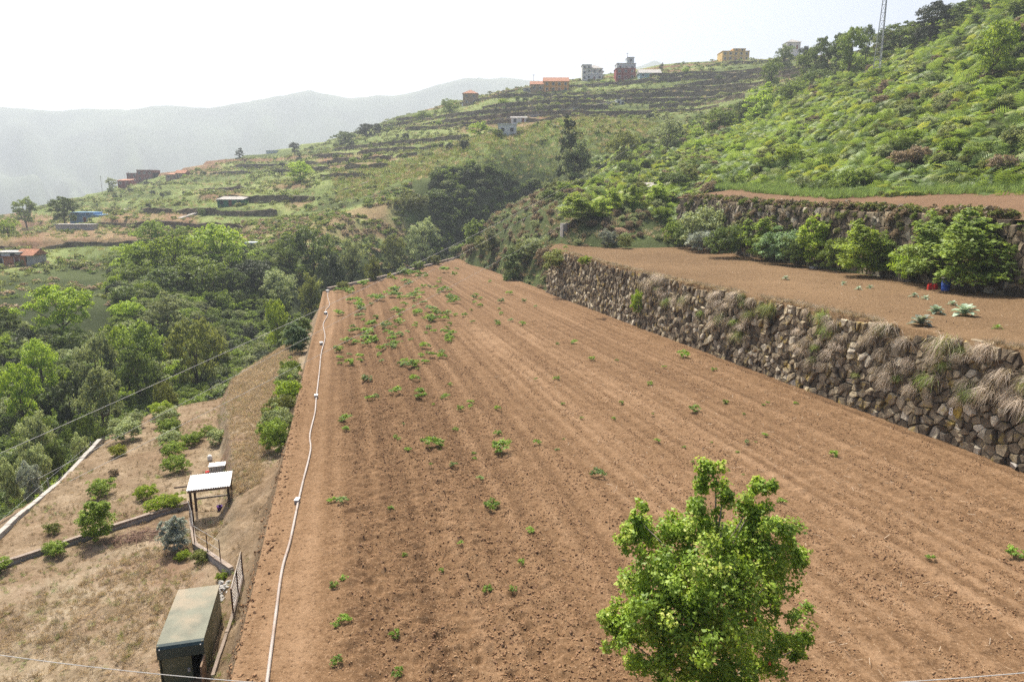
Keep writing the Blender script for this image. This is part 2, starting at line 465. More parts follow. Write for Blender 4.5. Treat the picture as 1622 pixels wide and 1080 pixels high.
_rough = _rough * (1 + 2.2 * sstep(28, 34, GX * TX + GY * TY) * sstep(920, 1050, _px) * sstep(70, 100, GY))
GZ = _zs * (1 - TMASK) + _zt * TMASK + _rough * (1 - 0.75 * TMASK)
def ground(x, y):
    """terrain height by bilinear lookup"""
    x = np.asarray(x, float); y = np.asarray(y, float)
    a = np.arctan2(x, y); r = np.hypot(x, y)
    fa = np.clip((a - AZ[0]) / (AZ[1] - AZ[0]), 0, len(AZ) - 1.001); ia = fa.astype(int); fa = fa - ia
    ir = np.clip(np.searchsorted(RR, r) - 1, 0, len(RR) - 2); fr = np.clip((r - RR[ir]) / (RR[ir + 1] - RR[ir]), 0, 1)
    return (GZ[ia, ir] * (1 - fa) + GZ[ia + 1, ir] * fa) * (1 - fr) + (GZ[ia, ir + 1] * (1 - fa) + GZ[ia + 1, ir + 1] * fa) * fr

def grid_faces(na, nb, flip=False):
    i = np.arange(na - 1)[:, None] * nb + np.arange(nb - 1)[None]
    f = np.stack([i, i + 1, i + nb + 1, i + nb] if flip else [i, i + nb, i + nb + 1, i + 1], -1).reshape(-1, 4)
    return f
# what grows where: 0 dark scrub .. 0.5 pale green .. 0.8 earth .. 1 dry grass
_patch = vnoise(_n0 * 7.3 + 0.5, _px / 130.0 + _n0 * 3.1, 21)
_zone = 0.18 + 0.12 * fbm(GX * 0.06, GY * 0.06, 5)
_zone = _zone * (1 - TMASK) + TMASK * np.interp(_patch, [0.0, 0.25, 0.45, 0.6, 0.68, 0.82, 1.0], [0.25, 0.36, 0.5, 0.6, 0.88, 0.95, 0.6])
_spur = sstep(150, 165, GY) * (1 - sstep(205, 215, GY)) * sstep(330, 380, _px) * (1 - sstep(640, 670, _px)) * sstep(-5, 0, GZ)
_zone = _zone * (1 - _spur) + _spur * (0.55 + 0.45 * fbm(GX * 0.12, GY * 0.12, 8))
_mead = sstep(100, 110, GY) * (1 - sstep(150, 165, GY)) * (1 - sstep(150, 230, _px))
_zone = _zone * (1 - _mead) + _mead * (0.42 + 0.58 * fbm(GX * 0.07, GY * 0.07, 18))
_mdw = sstep(216, 224, GY) * (1 - sstep(262, 275, GY)) * sstep(520, 580, _px) * (1 - sstep(1000, 1080, _px))
_zone = _zone * (1 - _mdw) + _mdw * (.5 + .14 * (fbm(GX * .1, GY * .1, 19) - .5))
_mnd = sstep(95, 105, GY) * (1 - sstep(180, 195, GY)) * sstep(28.5, 29.5, GX * TX + GY * TY) * (1 - sstep(1080, 1130, _px))
_zone = _zone * (1 - _mnd) + _mnd * (.04 + .3 * fbm(GX * .25, GY * .25, 29))
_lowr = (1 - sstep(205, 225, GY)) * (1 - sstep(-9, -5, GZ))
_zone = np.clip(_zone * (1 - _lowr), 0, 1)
_gr = np.abs(np.gradient(GZ, axis=1) / np.gradient(RR)[None, :])
_steep = np.clip(sstep(1.0, 1.9, _gr) * sstep(130, 170, _rr), 0, 1) * (1 - sstep(500, 520, _rr)) * (1 - .8 * _mdw) * (.25 + .75 * _tpatch)
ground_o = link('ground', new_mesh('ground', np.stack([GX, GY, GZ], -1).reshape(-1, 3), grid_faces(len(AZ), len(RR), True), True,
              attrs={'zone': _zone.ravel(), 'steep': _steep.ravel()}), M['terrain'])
tag(ground_o, kind='structure')

# ------------------------------------------------------------------ the ploughed field
SF = np.concatenate([np.arange(-12, 9, 0.5), np.arange(9, 32, 0.08), np.arange(32, 45, 0.12), np.arange(45, 80, 0.25), np.arange(80, 182, 0.6)])
TF = np.arange(-3.3, 29.6, 0.088)
S_, T_ = np.meshgrid(SF, TF, indexing='ij')
# the far edge of the field runs obliquely
_far = np.interp(T_, [-3.3, -2.4, 8.7, 28.4, 30], [108, 109.5, 131, 178, 181])
S_ = np.minimum(S_, _far)
wob = 0.10 * np.sin(S_ * 0.11 + 1.0) + 0.25 * (fbm(S_ * 0.05, T_ * 0.05, 2, 2) - 0.5)
_mod = .25 + 1.1 * fbm(S_ * .06 + 9, T_ * .22, 66, 2)
ridge = np.cos(2 * math.pi * (T_ + wob) / 0.82) * _mod
track = np.cos(2 * math.pi * (T_ + wob * 1.2) / 2.05 + 0.6 + 1.5 * fbm(T_ * .2, S_ * .004, 67, 2)) * _mod
clod = .45 * (fbm(S_ * 2.4, T_ * 2.4, 31, 2) - 0.5) + .55 * (fbm(S_ * 5.2, T_ * 5.2, 32, 2) - .5)
rough = 0.35 + 0.9 * sstep(9, 3, T_) * sstep(-1.2, 0.4, T_) + 0.35 * fbm(S_ * 0.1, T_ * 0.1, 77, 2)
edge = sstep(-1.3, -0.2, T_) * sstep(29.3, 27.5, T_)
_zf = K * S_ + edge * (0.032 * ridge * (0.6 + 0.4 * rough) + 0.06 * np.minimum(track, 0.3) + 0.30 * clod * rough) + (1 - edge) * 0.05 * clod
_fx, _fy = xy(S_, T_)
_band = vnoise(T_ / .72 + wob * 1.2, S_ * .02 + 3.0, 55); _band2 = vnoise(T_ / .3 + wob * 2, S_ * .05, 56)
_row = np.clip(.5 + .55 * (_band - .5) + .35 * (_band2 - .5) + .16 * ridge - .12 * sstep(10, 4, T_) * sstep(-1, 0, T_) + .07 * sstep(16, 26, T_) + .35 * (1 - sstep(-1.6, -.9, T_)) + .3 * (fbm(S_ * .05, T_ * .09, 58, 3) - .5), 0, 1)
field = link('field', new_mesh('field', np.stack([_fx, _fy, _zf], -1).reshape(-1, 3), grid_faces(len(SF), len(TF)), True, attrs={'row': _row.ravel()}), M['soil'])
tag(field, kind='structure')
def zf_real(x, y):
    s, t = st(np.asarray(x, float), np.asarray(y, float))
    i = np.clip(np.searchsorted(SF, s) - 1, 0, len(SF) - 2); fi = np.clip((s - SF[i]) / (SF[i + 1] - SF[i]), 0, 1)
    j = np.clip(((t - TF[0]) / .088).astype(int), 0, len(TF) - 2); fj = np.clip((t - TF[j]) / .088, 0, 1)
    return (_zf[i, j] * (1 - fi) + _zf[i + 1, j] * fi) * (1 - fj) + (_zf[i, j + 1] * (1 - fi) + _zf[i + 1, j + 1] * fi) * fj
def zf_field(x, y): return K * (x * UX + y * UY)

# ------------------------------------------------------------------ the lower ground on the left: bank, dry strip, orchard, meadow
PROF = {
 -12: [(-3.3, 0), (-4.0, -1.9), (-4.7, -2.5), (-7, -3.0), (-12, -3.3), (-16.3, -3.6), (-16.7, -4.6), (-22, -6.5), (-34, -13)],
 20:  [(-3.3, 0), (-4.0, -1.9), (-4.7, -2.5), (-7, -3.0), (-12, -3.3), (-16.3, -3.6), (-16.7, -4.6), (-22, -6.5), (-34, -13)],
 27:  [(-3.3, 0), (-3.9, -1.3), (-5.2, -2.3), (-7, -2.9), (-12, -3.2), (-16.3, -3.4), (-16.7, -4.6), (-22, -6.8), (-34, -14)],
 32:  [(-3.3, 0), (-3.8, -1.0), (-5.5, -1.9), (-6.4, -2.9), (-12, -3.0), (-16.3, -3.2), (-16.7, -4.6), (-22, -7.0), (-34, -14)],
 37:  [(-3.3, 0), (-3.8, -1.2), (-6.3, -1.5), (-6.9, -2.9), (-12, -3.0), (-16.3, -3.2), (-16.7, -4.6), (-22, -7.0), (-34, -14)],
 50:  [(-3.3, 0), (-3.8, -1.2), (-8.6, -1.5), (-9.4, -3.0), (-12, -3.1), (-16.3, -3.3), (-16.7, -4.8), (-22, -8.0), (-34, -15)],
 57:  [(-3.3, 0), (-3.8, -1.2), (-9.3, -1.6), (-10.2, -3.1), (-12, -3.2), (-15.0, -3.6), (-15.8, -5.5), (-22, -9.0), (-34, -15)],
 62:  [(-3.3, 0), (-3.8, -1.2), (-9.0, -1.7), (-10.0, -3.6), (-12, -5.5), (-15.0, -7.5), (-16.5, -8.5), (-22, -11), (-34, -16)],
 74:  [(-3.3, 0), (-3.8, -1.3), (-6.5, -2.0), (-8.0, -4.0), (-11, -7.0), (-14.0, -9), (-17, -10.5), (-22, -12), (-34, -16)],
 86:  [(-3.3, 0), (-3.9, -2.0), (-5.5, -4.0), (-7.5, -6.5), (-11, -9.0), (-14.0, -10.5), (-17, -12), (-22, -13), (-34, -16)],
 109: [(-3.3, 0), (-3.9, -2.5), (-5.5, -5.0), (-7.5, -7.5), (-11, -10.0), (-14.0, -11.5), (-17, -13), (-22, -14), (-34, -16)],
}
_ps = np.array(sorted(PROF)); _pt = np.array([[a for a, b in PROF[k]] for k in sorted(PROF)], float); _po = np.array([[b for a, b in PROF[k]] for k in sorted(PROF)], float)
def zleft(x, y):
    x = np.asarray(x, float); y = np.asarray(y, float)
    s = x * UX + y * UY; t = x * TX + y * TY
    sh = s.shape; s = np.atleast_1d(s).ravel(); t = np.atleast_1d(t).ravel()
    tt = np.stack([np.interp(s, _ps, _pt[:, k]) for k in range(_pt.shape[1])], -1)
    oo = np.stack([np.interp(s, _ps, _po[:, k]) for k in range(_pt.shape[1])], -1)
    out = np.where(t >= -3.3, 0.0, oo[:, -1])
    for k in range(_pt.shape[1] - 1):
        m = (t < tt[:, k]) & (t >= tt[:, k + 1])
        w = (tt[:, k] - t) / (tt[:, k] - tt[:, k + 1])
        out = np.where(m, oo[:, k] * (1 - w) + oo[:, k + 1] * w, out)
    return (out + K * s).reshape(sh)
SL = np.concatenate([np.arange(-12, 14, 0.6), np.arange(14, 64, 0.16), np.arange(64, 110, 0.5)])
TL = np.concatenate([[-3.29], np.arange(-3.35, -18, -0.14), np.arange(-18, -34, -0.6)])
S_, T_ = np.meshgrid(SL, TL, indexing='ij')
_lx, _ly = xy(S_, T_)
_lz = zleft(_lx, _ly)
_bank = sstep(-3.3, -3.6, T_) * sstep(-7.2, -6.2, T_)
_lz = _lz + (fbm(S_ * 1.3, T_ * 1.3, 41, 4) - 0.5) * 0.22 * sstep(-3.3, -3.7, T_) + (fbm(S_ * 1.6, T_ * 1.6, 43, 3) - 0.5) * 0.5 * _bank * sstep(36, 31, S_) * sstep(26, 29, S_)
_stripz = sstep(34, 37, S_) * sstep(-9.6, -8.6, T_)
_meadz = sstep(33.5, 31.5, S_ + (T_ + 8) * -0.75) * sstep(-5.0, -6.0, T_)
_orch = sstep(31.5, 33.5, S_ + (T_ + 8) * -0.75) * (1 - _stripz)
_lzone = np.clip(_stripz * 0.95 + _meadz * 0.85 + _orch * (0.05 + 0.4 * fbm(S_ * 0.3, T_ * 0.3, 51)) + 0.15, 0, 1)
left = link('lower_ground', new_mesh('lower_ground', np.stack([_lx, _ly, _lz], -1).reshape(-1, 3), grid_faces(len(SL), len(TL), True), True,
            attrs={'zone': _lzone.ravel()}), M['left'])
tag(left, kind='structure')

# ------------------------------------------------------------------ upper terraces on the right
def z2(x, y):
    s = np.asarray(x) * UX + np.asarray(y) * UY
    a = 5.2 + K * s; b = 3.05
    return 0.5 * (a + b + np.sqrt((a - b) ** 2 + 0.15))
BW = np.array([cast(px, py, z2) for px, py in [(1900, 520), (1760, 494), (1622, 472), (1490, 452), (1420, 442), (1355, 432), (1285, 421), (1215, 411), (1130, 396), (1060, 386)]])
BW = np.concatenate([[BW[0] + (BW[0] - BW[1]) * 2.0], BW])
_bl = np.concatenate([[0], np.cumsum(np.hypot(*np.diff(BW[:, :2], axis=0).T))])
def bw_pt(w): return np.array([np.interp(w, _bl, BW[:, i]) for i in range(3)])
def bw_nrm(w):
    a, b = bw_pt(max(w - 1.5, 0)), bw_pt(min(w + 1.5, _bl[-1])); d = (b - a)[:2]; d /= np.hypot(*d)
    return np.array([d[1], -d[0]])          # into the hill (right of travel away from the camera)
_bs, _bt = st(BW[:, 0], BW[:, 1])
ZTOP = np.interp(np.arange(len(BW)), [0, 4, 7, 8, 9, 10], [9.3, 9.3, 9.4, 9.5, 9.9, 10.3])
def ztop3(w): return float(np.interp(w, _bl, ZTOP))
# terrace 2 sheet
S2 = np.arange(-10, 112, 0.4)
rows = []
for s in S2:
    tl = np.interp(s, [-20, 82, 96, 103, 112], [29.4, 29.4, 29.4, 32.5, 40.0]); tb = np.interp(s, _bs, _bt) + 0.6
    rows.append(np.linspace(tl, max(tb, tl + 0.3), 60))
T2 = np.array(rows); S2g = np.repeat(S2[:, None], 60, 1)
_x, _y = xy(S2g, T2)
_z = z2(_x, _y) + (fbm(S2g * 0.9, T2 * 0.9, 61, 4) - 0.5) * 0.14 + 0.10 * (T2[:, :1] + 1.2 - T2).clip(0) * fbm(S2g, T2, 63)
_x = np.concatenate([_x[:, :1], _x], 1); _y = np.concatenate([_y[:, :1], _y], 1); _z = np.concatenate([_z[:, :1] - 1.2, _z], 1)
terr2 = tag(link('upper_terrace', new_mesh('upper_terrace', np.stack([_x, _y, _z], -1).reshape(-1, 3), grid_faces(len(S2), 61), True), M['soil2']), kind='structure')
# terrace 3 sheet
W3 = np.arange(0, _bl[-1], 0.8); E3 = np.arange(0, 26, 0.8)
v = []
for w in W3:
    p = bw_pt(w); nv = bw_nrm(w); zt = ztop3(w)
    for e in E3:
        q = p[:2] + nv * (0.55 + e); v.append((q[0], q[1], zt + 0.12 * e + 0.12 * (float(vnoise(q[0] * .6, q[1] * .6, 5)) - .5)))
terr3 = tag(link('top_terrace', new_mesh('top_terrace', v, grid_faces(len(W3), len(E3)), True), M['soil3']), kind='structure')
def z3(x, y):
    i = np.argmin([(float(np.hypot(bw_pt(w)[0] - x, bw_pt(w)[1] - y))) for w in _W3c]); w = _W3c[i]
    p = bw_pt(w); nv = bw_nrm(w); e = (x - p[0]) * nv[0] + (y - p[1]) * nv[1]
    return ztop3(w) + 0.12 * (e - 0.55) if e > 0 else -99
_W3c = np.arange(0, _bl[-1], 2.0)

# ------------------------------------------------------------------ dry stone walls
def clip_poly(poly, nx, ny, c):
    out = []
    for i in range(len(poly)):
        p, q = poly[i - 1], poly[i]
        dp, dq = p[0] * nx + p[1] * ny - c, q[0] * nx + q[1] * ny - c
        if (dp <= 0) != (dq <= 0):
            k = dp / (dp - dq); out.append((p[0] + (q[0] - p[0]) * k, p[1] + (q[1] - p[1]) * k))
        if dq <= 0: out.append(q)
    return out
def rubble(length, hfun, cell, seed, drop=0.27, a0=0.0):
    """irregular stones as cells of a jittered lattice over a wall face (a along, b up)"""
    rg = np.random.default_rng(seed); bins = {}; pts = []
    nb = int(math.ceil(7.0 / cell))
    for i in range(int(length / cell) + 1):
        for j in range(nb):
            if rg.random() < drop: continue
            a = a0 + (i + 0.5 + rg.uniform(-.46, .46) + 0.5 * (j % 2)) * cell * 1.12; b = (j + 0.45 + rg.uniform(-.46, .46)) * cell * 0.92
            if a > a0 + length or b > hfun(a): continue
            pts.append((a, b)); bins.setdefault((int(a / cell / 2), int(b / cell / 2)), []).append(len(pts) - 1)
    cells = []
    for k, (a, b) in enumerate(pts):
        R = cell * 1.25
        poly = [(a - R, max(b - R, -0.15)), (a + R, max(b - R, -0.15)), (a + R, min(b + R, hfun(a) + 0.1)), (a - R, min(b + R, hfun(a) + 0.1))]
        bi, bj = int(a / cell / 2), int(b / cell / 2)
        for di in (-2, -1, 0, 1, 2):
            for dj in (-2, -1, 0, 1, 2):
                for m in bins.get((bi + di, bj + dj), ()):
                    if m == k: continue
                    qa, qb = pts[m]; nx, ny = qa - a, qb - b
                    if nx * nx + ny * ny > (3 * cell) ** 2: continue
                    poly = clip_poly(poly, nx, ny, (qa * qa + qb * qb - a * a - b * b) / 2)
                    if len(poly) < 3: break
                if len(poly) < 3: break
            if len(poly) < 3: break
        if len(poly) >= 3: cells.append(((a, b), poly))
    return cells
def stone_geo(cellc, fmap, rg, bulge=0.16, k=0):
    (a, b), poly = cellc
    ca = sum(p[0] for p in poly) / len(poly); cb = sum(p[1] for p in poly) / len(poly)
    n = len(poly); bu = bulge * rg.uniform(0.35, 1.35); tilt = rg.uniform(-.25, .25, 2)
    vs_, tint = [], []
    tv = rg.random() ** 1.15
    for shr, dep, jit in ((0.97, -0.22, 0), (0.93, bu * 0.5, .03), (0.78, bu, .035)):
        for p in poly:
            u, w_ = (p[0] - ca) * shr, (p[1] - cb) * shr
            dd = dep + ((tilt[0] * u + tilt[1] * w_) if dep > 0 else 0) + rg.uniform(-jit, jit)
            vs_.append(fmap(ca + u + rg.uniform(-jit, jit) * .6, cb + w_ + rg.uniform(-jit, jit) * .6, dd))
    vs_.append(fmap(ca + rg.uniform(-.05, .05), cb + rg.uniform(-.05, .05), bu * rg.uniform(.95, 1.15)))
    fs = []
    for r_ in range(2):
        for i in range(n):
            j = (i + 1) % n; fs.append((r_ * n + i, r_ * n + j, (r_ + 1) * n + j, (r_ + 1) * n + i))
    for i in range(n): fs.append((2 * n + i, 2 * n + (i + 1) % n, 3 * n))
    return vs_, fs, [tv] * len(vs_)
def build_wall(name, label, length, hfun, fmap, cell, seed, nsingle, mat, bulge=0.16, a0=0.0, rank=None):
    root = empty(name, fmap(a0, 0, 0)); tag(root, label, 'wall')
    org = np.array(fmap(a0, 0, 0))
    # earth core just behind the stones
    na = int(length / 0.8) + 2; V = []
    for i in range(na):
        a = a0 + length * i / (na - 1); h = hfun(a)
        for b, d in ((-0.3, -0.08), (h * 0.5, -0.08), (h - 0.3, -0.08), (h - 0.35, -0.9), (-0.3, -0.9)): V.append(np.array(fmap(a, b, d)) - org)
    Fc = []
    for i in range(na - 1):
        for j in range(5): Fc.append((i * 5 + j, (i + 1) * 5 + j, (i + 1) * 5 + (j + 1) % 5, i * 5 + (j + 1) % 5))
    link('wall_core', new_mesh('wall_core', V, Fc), M['core'], root)
    cells = rubble(length, hfun, cell, seed, a0=a0); rg = np.random.default_rng(seed + 1)
    cc = np.array([fmap(c[0][0], c[0][1], 0) for c in cells])
    dist = np.hypot(cc[:, 0], cc[:, 1]); pxx = pix_x(cc[:, 0], cc[:, 1])
    order = np.argsort(dist + np.where((pxx > 1640), 1000, 0))
    single = set(order[:nsingle].tolist()); AV, AF, AT = [], [], []
    for i, c in enumerate(cells):
        vv, ff, tt = stone_geo(c, fmap, rg, bulge)
        if i in single:
            o0 = np.mean(vv, axis=0)
            link('stone', new_mesh('stone', np.array(vv) - o0, ff, tint=tt), mat, root, loc=tuple(o0 - org))
        else:
            n = len(AV); AV += [np.array(q) - org for q in vv]; AF += [tuple(k + n for k in f) for f in ff]; AT += tt
    if AV:
        o = link('small_stones', new_mesh('small_stones', AV, AF, tint=AT), mat, root); tag(o, kind='stuff')
    return root
def lw_top(a):
    x, y = xy(a, 29.5); return float(z2(x, y) - K * a) - 0.12 + 0.35 * (float(vnoise(a * 0.35, 1.0, 3)) - 0.5)
def lw_map(a, b, d):
    x, y = xy(a, 29.15 + 0.075 * b - d); return (x, y, K * a + b)
lower_wall = build_wall('stone_wall', 'tall dry stone retaining wall hung with dry tufts along the ploughed field', 87.0, lw_top, lw_map, 0.39, 11, 300, M['stone'], 0.24, a0=9.0)
def bw_h(a): return ztop3(a) - bw_pt(a)[2] + 0.25 * (float(vnoise(a * 0.4, 2.0, 5)) - 0.5)
def bw_map(a, b, d):
    p = bw_pt(a); n_ = bw_nrm(a); q = p[:2] + n_ * (0.08 * b - d); return (q[0], q[1], p[2] + b)
back_wall = build_wall('stone_wall', 'dark stone wall behind the row of bushes below the red soil terrace', _bl[-1] - 14, bw_h, bw_map, 0.56, 23, 160, M['stone_far'], 0.2, a0=12.0)

# painted number on a big lichen-yellow stone of the lower wall
_p = cast(1520, 650, lambda x, y: 99 if (x * TX + y * TY) > 29.35 + 0.075 * 1.5 else -99)
n8 = MB()
def ring8(cz, r):
    seg = 14
    for i in range(seg):
        a0, a1 = 2 * math.pi * i / seg, 2 * math.pi * (i + 1) / seg
        n8.add([(r0 * math.cos(a) * 0.85, yy, cz + r0 * math.sin(a)) for yy in (0, 0.03) for a in (a0, a1) for r0 in (r * 0.55, r * 1.15)],
               [(0, 1, 3, 2), (4, 6, 7, 5), (0, 4, 5, 1), (2, 3, 7, 6), (0, 2, 6, 4), (1, 5, 7, 3)])
ring8(0.085, 0.085); ring8(-0.085, 0.10)
M['white'] = plain('white_paint', lin(.75, .74, .7), 0.7, 0.1)
_s8, _t8 = st(_p[0], _p[1])
# ------------------------------------------------------------------ haze, far plain and mountains
def far_land():
    # plain beyond the ridge sloping down to the coast
    az = np.linspace(-1.0, 1.0, 90); rr = np.geomspace(880, 5200, 46)
    A, R = np.meshgrid(az, rr, indexing='ij'); x, y = np.sin(A) * R, np.cos(A) * R
    z = -75 - 0.02 * (R - 900) - 30 * sstep(0.0, -0.7, A) + (fbm(x * .004, y * .004, 4) - .5) * 24
    o = link('plain', new_mesh('plain', np.stack([x, y, z], -1).reshape(-1, 3), grid_faces(90, 46, True), True), M['plain']); tag(o, kind='structure')
    prof = [(-700, 168), (-300, 160), (-100, 172), (0, 170), (90, 176), (150, 172), (210, 174), (260, 167), (330, 172), (400, 161), (445, 153), (490, 142), (515, 150), (550, 156), (600, 152), (640, 150), (690, 135), (735, 125), (800, 124), (850, 128), (900, 138), (960, 128), (1000, 108), (1035, 97), (1065, 106), (1110, 120), (1200, 140), (1400, 170), (2200, 160)]
    px = np.linspace(-700, 2200, 420); top = np.interp(px, [p for p, _ in prof], [q for _, q in prof]) + (fbm(px * .05, px * 0, 6, 4) - .5) * 5
    D = np.concatenate([np.linspace(1500, 2800, 40), [3200, 3800]])
    V = np.zeros((len(px), len(D), 3))
    for i, (p, t) in enumerate(zip(px, top)):
        pt = at(p, t, 2800.0); h = pt[2] + 130
        for j, d in enumerate(D):
            f = np.clip((d - 1500) / 1300, 0, 1)
            prof_ = f ** 1.35
            gul = (abs(vnoise(p * 0.018 + f * .6, f * 2.5, 12) - .5) - .25) * 0.75 * np.sin(math.pi * min(f, 1)) 
            z = -130 + h * (prof_ + gul) if d <= 2800 else -130 + h * (1 - (d - 2800) / 1600)
            V[i, j] = (pt[0] / 2800 * d, d, z)
    o = link('mountains', new_mesh('mountains', V.reshape(-1, 3), grid_faces(len(px), len(D), True), True), M['mountain']); tag(o, kind='structure')
M['plain'] = plain('valley_plain', lin(.10, .13, .07), 1.0, 0.6, 0.008)
M['mountain'] = plain('mountain_scrub', lin(.085, .11, .06), 1.0, 0.45, 0.005)
far_land()
hz = MB().box(-5000, 5000, -40, 5400, -260, 580).build('haze', None)
tag(hz, 'thin pale summer haze filling the valley air', 'haze', kind='stuff')
hm = bpy.data.materials.new('haze_air'); hm.use_nodes = True
hn = hm.node_tree; hn.nodes.clear()
ho = hn.nodes.new('ShaderNodeOutputMaterial'); hv = hn.nodes.new('ShaderNodeVolumePrincipled')
hv.inputs['Color'].default_value = (0.74, 0.83, 0.92, 1); hv.inputs['Density'].default_value = 0.00038; hv.inputs['Anisotropy'].default_value = 0.25
hn.links.new(hv.outputs[0], ho.inputs['Volume']); hz.data.materials.append(hm)
# ------------------------------------------------------------------ plant meshes
def unit(v): return v / np.maximum(np.linalg.norm(v, axis=-1, keepdims=True), 1e-9)
def leaves(pos, nrm, size, rg, aspect=0.55, tint=None):
    """one rhombic leaf per point, facing roughly along nrm"""
    n = len(pos); r = unit(rg.normal(size=(n, 3)))
    a = unit(np.cross(nrm, r)); b = np.cross(nrm, a)
    sz = (size * rg.uniform(0.6, 1.35, n))[:, None]
    fold = nrm * sz * 0.18
    v = np.stack([pos - a * sz * .5, pos + b * sz * .5 * aspect - fold, pos + a * sz * .5, pos - b * sz * .5 * aspect - fold], 1).reshape(-1, 3)
    t = rg.random(n) if tint is None else np.clip(tint + rg.uniform(-.22, .22, n), 0, 1)
    return v, np.repeat(t, 4)
def crown(lobes, clumps, per, leaf, seed, clump_r=(0.2, 0.34), up=0.15, jitter=0.7, aspect=0.55, squash=0.85, ragged=0.16):
    """foliage: leaf clumps spread over the lobes (cx,cy,cz,rx,ry,rz) of a crown"""
    rg = np.random.default_rng(seed); V, T = [], []
    vol = np.array([l[3] * l[4] * l[5] for l in lobes]) ** 0.67; vol /= vol.sum()
    for li, l in enumerate(lobes):
        nc = max(3, int(clumps * vol[li])); c0, rad = np.array(l[:3]), np.array(l[3:6])
        for _ in range(nc):
            d = unit(rg.normal(size=3)[None])[0]
            if d[2] < -0.35: d[2] *= -0.6
            rr = rg.uniform(0.45, 1.0) ** 0.5 * (1 + rg.uniform(-ragged, ragged * 1.4))
            cc = c0 + d * rad * rr * 0.82
            cr = rg.uniform(*clump_r) * rad.mean()
            m = max(4, int(per * rg.uniform(.6, 1.3)))
            dd = unit(rg.normal(size=(m, 3))); dd[:, 2] = np.where(dd[:, 2] < -0.3, -dd[:, 2] * .5, dd[:, 2])
            p = cc + dd * cr * np.array([1, 1, squash]) * (rg.uniform(0.35, 1.0, m) ** 0.5)[:, None]
            nr = unit(dd + rg.normal(size=(m, 3)) * jitter + np.array([0, 0, up]))
            v, t = leaves(p, nr, leaf, rg, aspect, tint=np.full(m, rg.uniform(.25, .75)))
            V.append(v); T.append(t)
    V = np.concatenate(V); T = np.concatenate(T)
    return new_mesh('foliage', V, np.arange(len(V)).reshape(-1, 4), tint=T)
def blades(n, length, width, spread, droop, seed, center=0.12, seg=2):
    """a tuft of narrow arching blades"""
    rg = np.random.default_rng(seed); V, Fq, T = [], [], []
    for i in range(n):
        a = rg.uniform(0, 2 * math.pi); r0 = center * math.sqrt(rg.random()); L_ = length * rg.uniform(.55, 1.15)
        p = np.array([r0 * math.cos(a), r0 * math.sin(a), 0.0]); a2 = a + rg.normal() * 0.5
        d = unit(np.array([[math.cos(a2) * spread * rg.uniform(.3, 1), math.sin(a2) * spread * rg.uniform(.3, 1), 1.0]]))[0]
        w = np.array([-math.sin(a2), math.cos(a2), 0]) * width * .5; t = rg.random()
        base = len(V)
        for k in range(seg + 1):
            f = k / seg; ww = w * (1 - 0.85 * f)
            V += [p - ww, p + ww]; T += [t, t]
            d = unit((d + np.array([0, 0, -droop / seg]))[None])[0]; p = p + d * L_ / seg
        for k in range(seg): Fq.append((base + 2 * k, base + 2 * k + 1, base + 2 * k + 3, base + 2 * k + 2))
    return new_mesh('tuft', V, np.array(Fq), tint=T)
def fern(seed, nf=8, L_=1.1):
    """a clump of arching bracken fronds with paired leaflets"""
    rg = np.random.default_rng(seed); V, Fq, T = [], [], []
    for i in range(nf):
        az = 2 * math.pi * i / nf + rg.uniform(-.4, .4); ln = L_ * rg.uniform(.7, 1.25)
        d = np.array([math.cos(az) * .55, math.sin(az) * .55, 1.0]); d /= np.linalg.norm(d); p = np.array([math.cos(az), math.sin(az), 0]) * .08
        side = np.array([-math.sin(az), math.cos(az), 0]); t0 = rg.uniform(.2, .8); ns = 11
        for k in range(ns):
            f = k / (ns - 1)
            if f > 0.18:
                w = ln * 0.36 * math.sin(math.pi * min(1, (1.02 - f) ** 0.8)) * (1.0 if f < .8 else .8) * .75 + .02
                upn = np.cross(side, d)
                for sgn in (-1, 1):
                    tip = p + side * sgn * w + d * w * .35 - np.array([0, 0, w * .25]); hw = ln / ns * .62
                    b = len(V); V += [p - d * hw * .5, p + d * hw * .5, (p + tip) / 2 + d * hw * .6, tip, (p + tip) / 2 - d * hw * .4]
                    Fq.append((b, b + 1, b + 2, b + 3, b + 4)); T += [np.clip(t0 + rg.uniform(-.2, .2), 0, 1)] * 5
            d = d + np.array([math.cos(az) * .13, math.sin(az) * .13, -.21]); d /= np.linalg.norm(d); p = p + d * ln / ns
    return new_mesh('bracken', V, np.array(Fq), tint=T)
def broadleaf_rosette(seed, n=12, L_=0.45, w=0.26):
    """cabbage-like rosette of broad cupped leaves"""
    rg = np.random.default_rng(seed); V, Fq, T = [], [], []
    for i in range(n):
        az = i * 2.4 + rg.uniform(-.2, .2); tilt = 0.25 + 0.9 * (i / n); ln = L_ * (1.1 - .5 * i / n) * rg.uniform(.85, 1.15)
        out = np.array([math.cos(az), math.sin(az), 0]); side = np.array([-math.sin(az), math.cos(az), 0]); t = rg.random()
        b = len(V); p = np.array([0, 0, .05 + .12 * i / n]); d = out * math.cos(tilt) + np.array([0, 0, math.sin(tilt)])
        for k in range(4):
            f = k / 3; ww = w * math.sin(math.pi * (0.12 + .8 * f)) * .5 * rg.uniform(.85, 1.1); cup = np.array([0, 0, ww * .35])
            V += [p - side * ww + cup, p, p + side * ww + cup]; T += [t, t * .7 + .3, t]
            d = unit((d + np.array([0, 0, -.22]))[None])[0]; p = p + d * ln / 3
        for k in range(3):
            for j in range(2): Fq.append((b + 3 * k + j, b + 3 * k + j + 1, b + 3 * k + j + 4, b + 3 * k + j + 3))
    return new_mesh('rosette', V, np.array(Fq), tint=T)
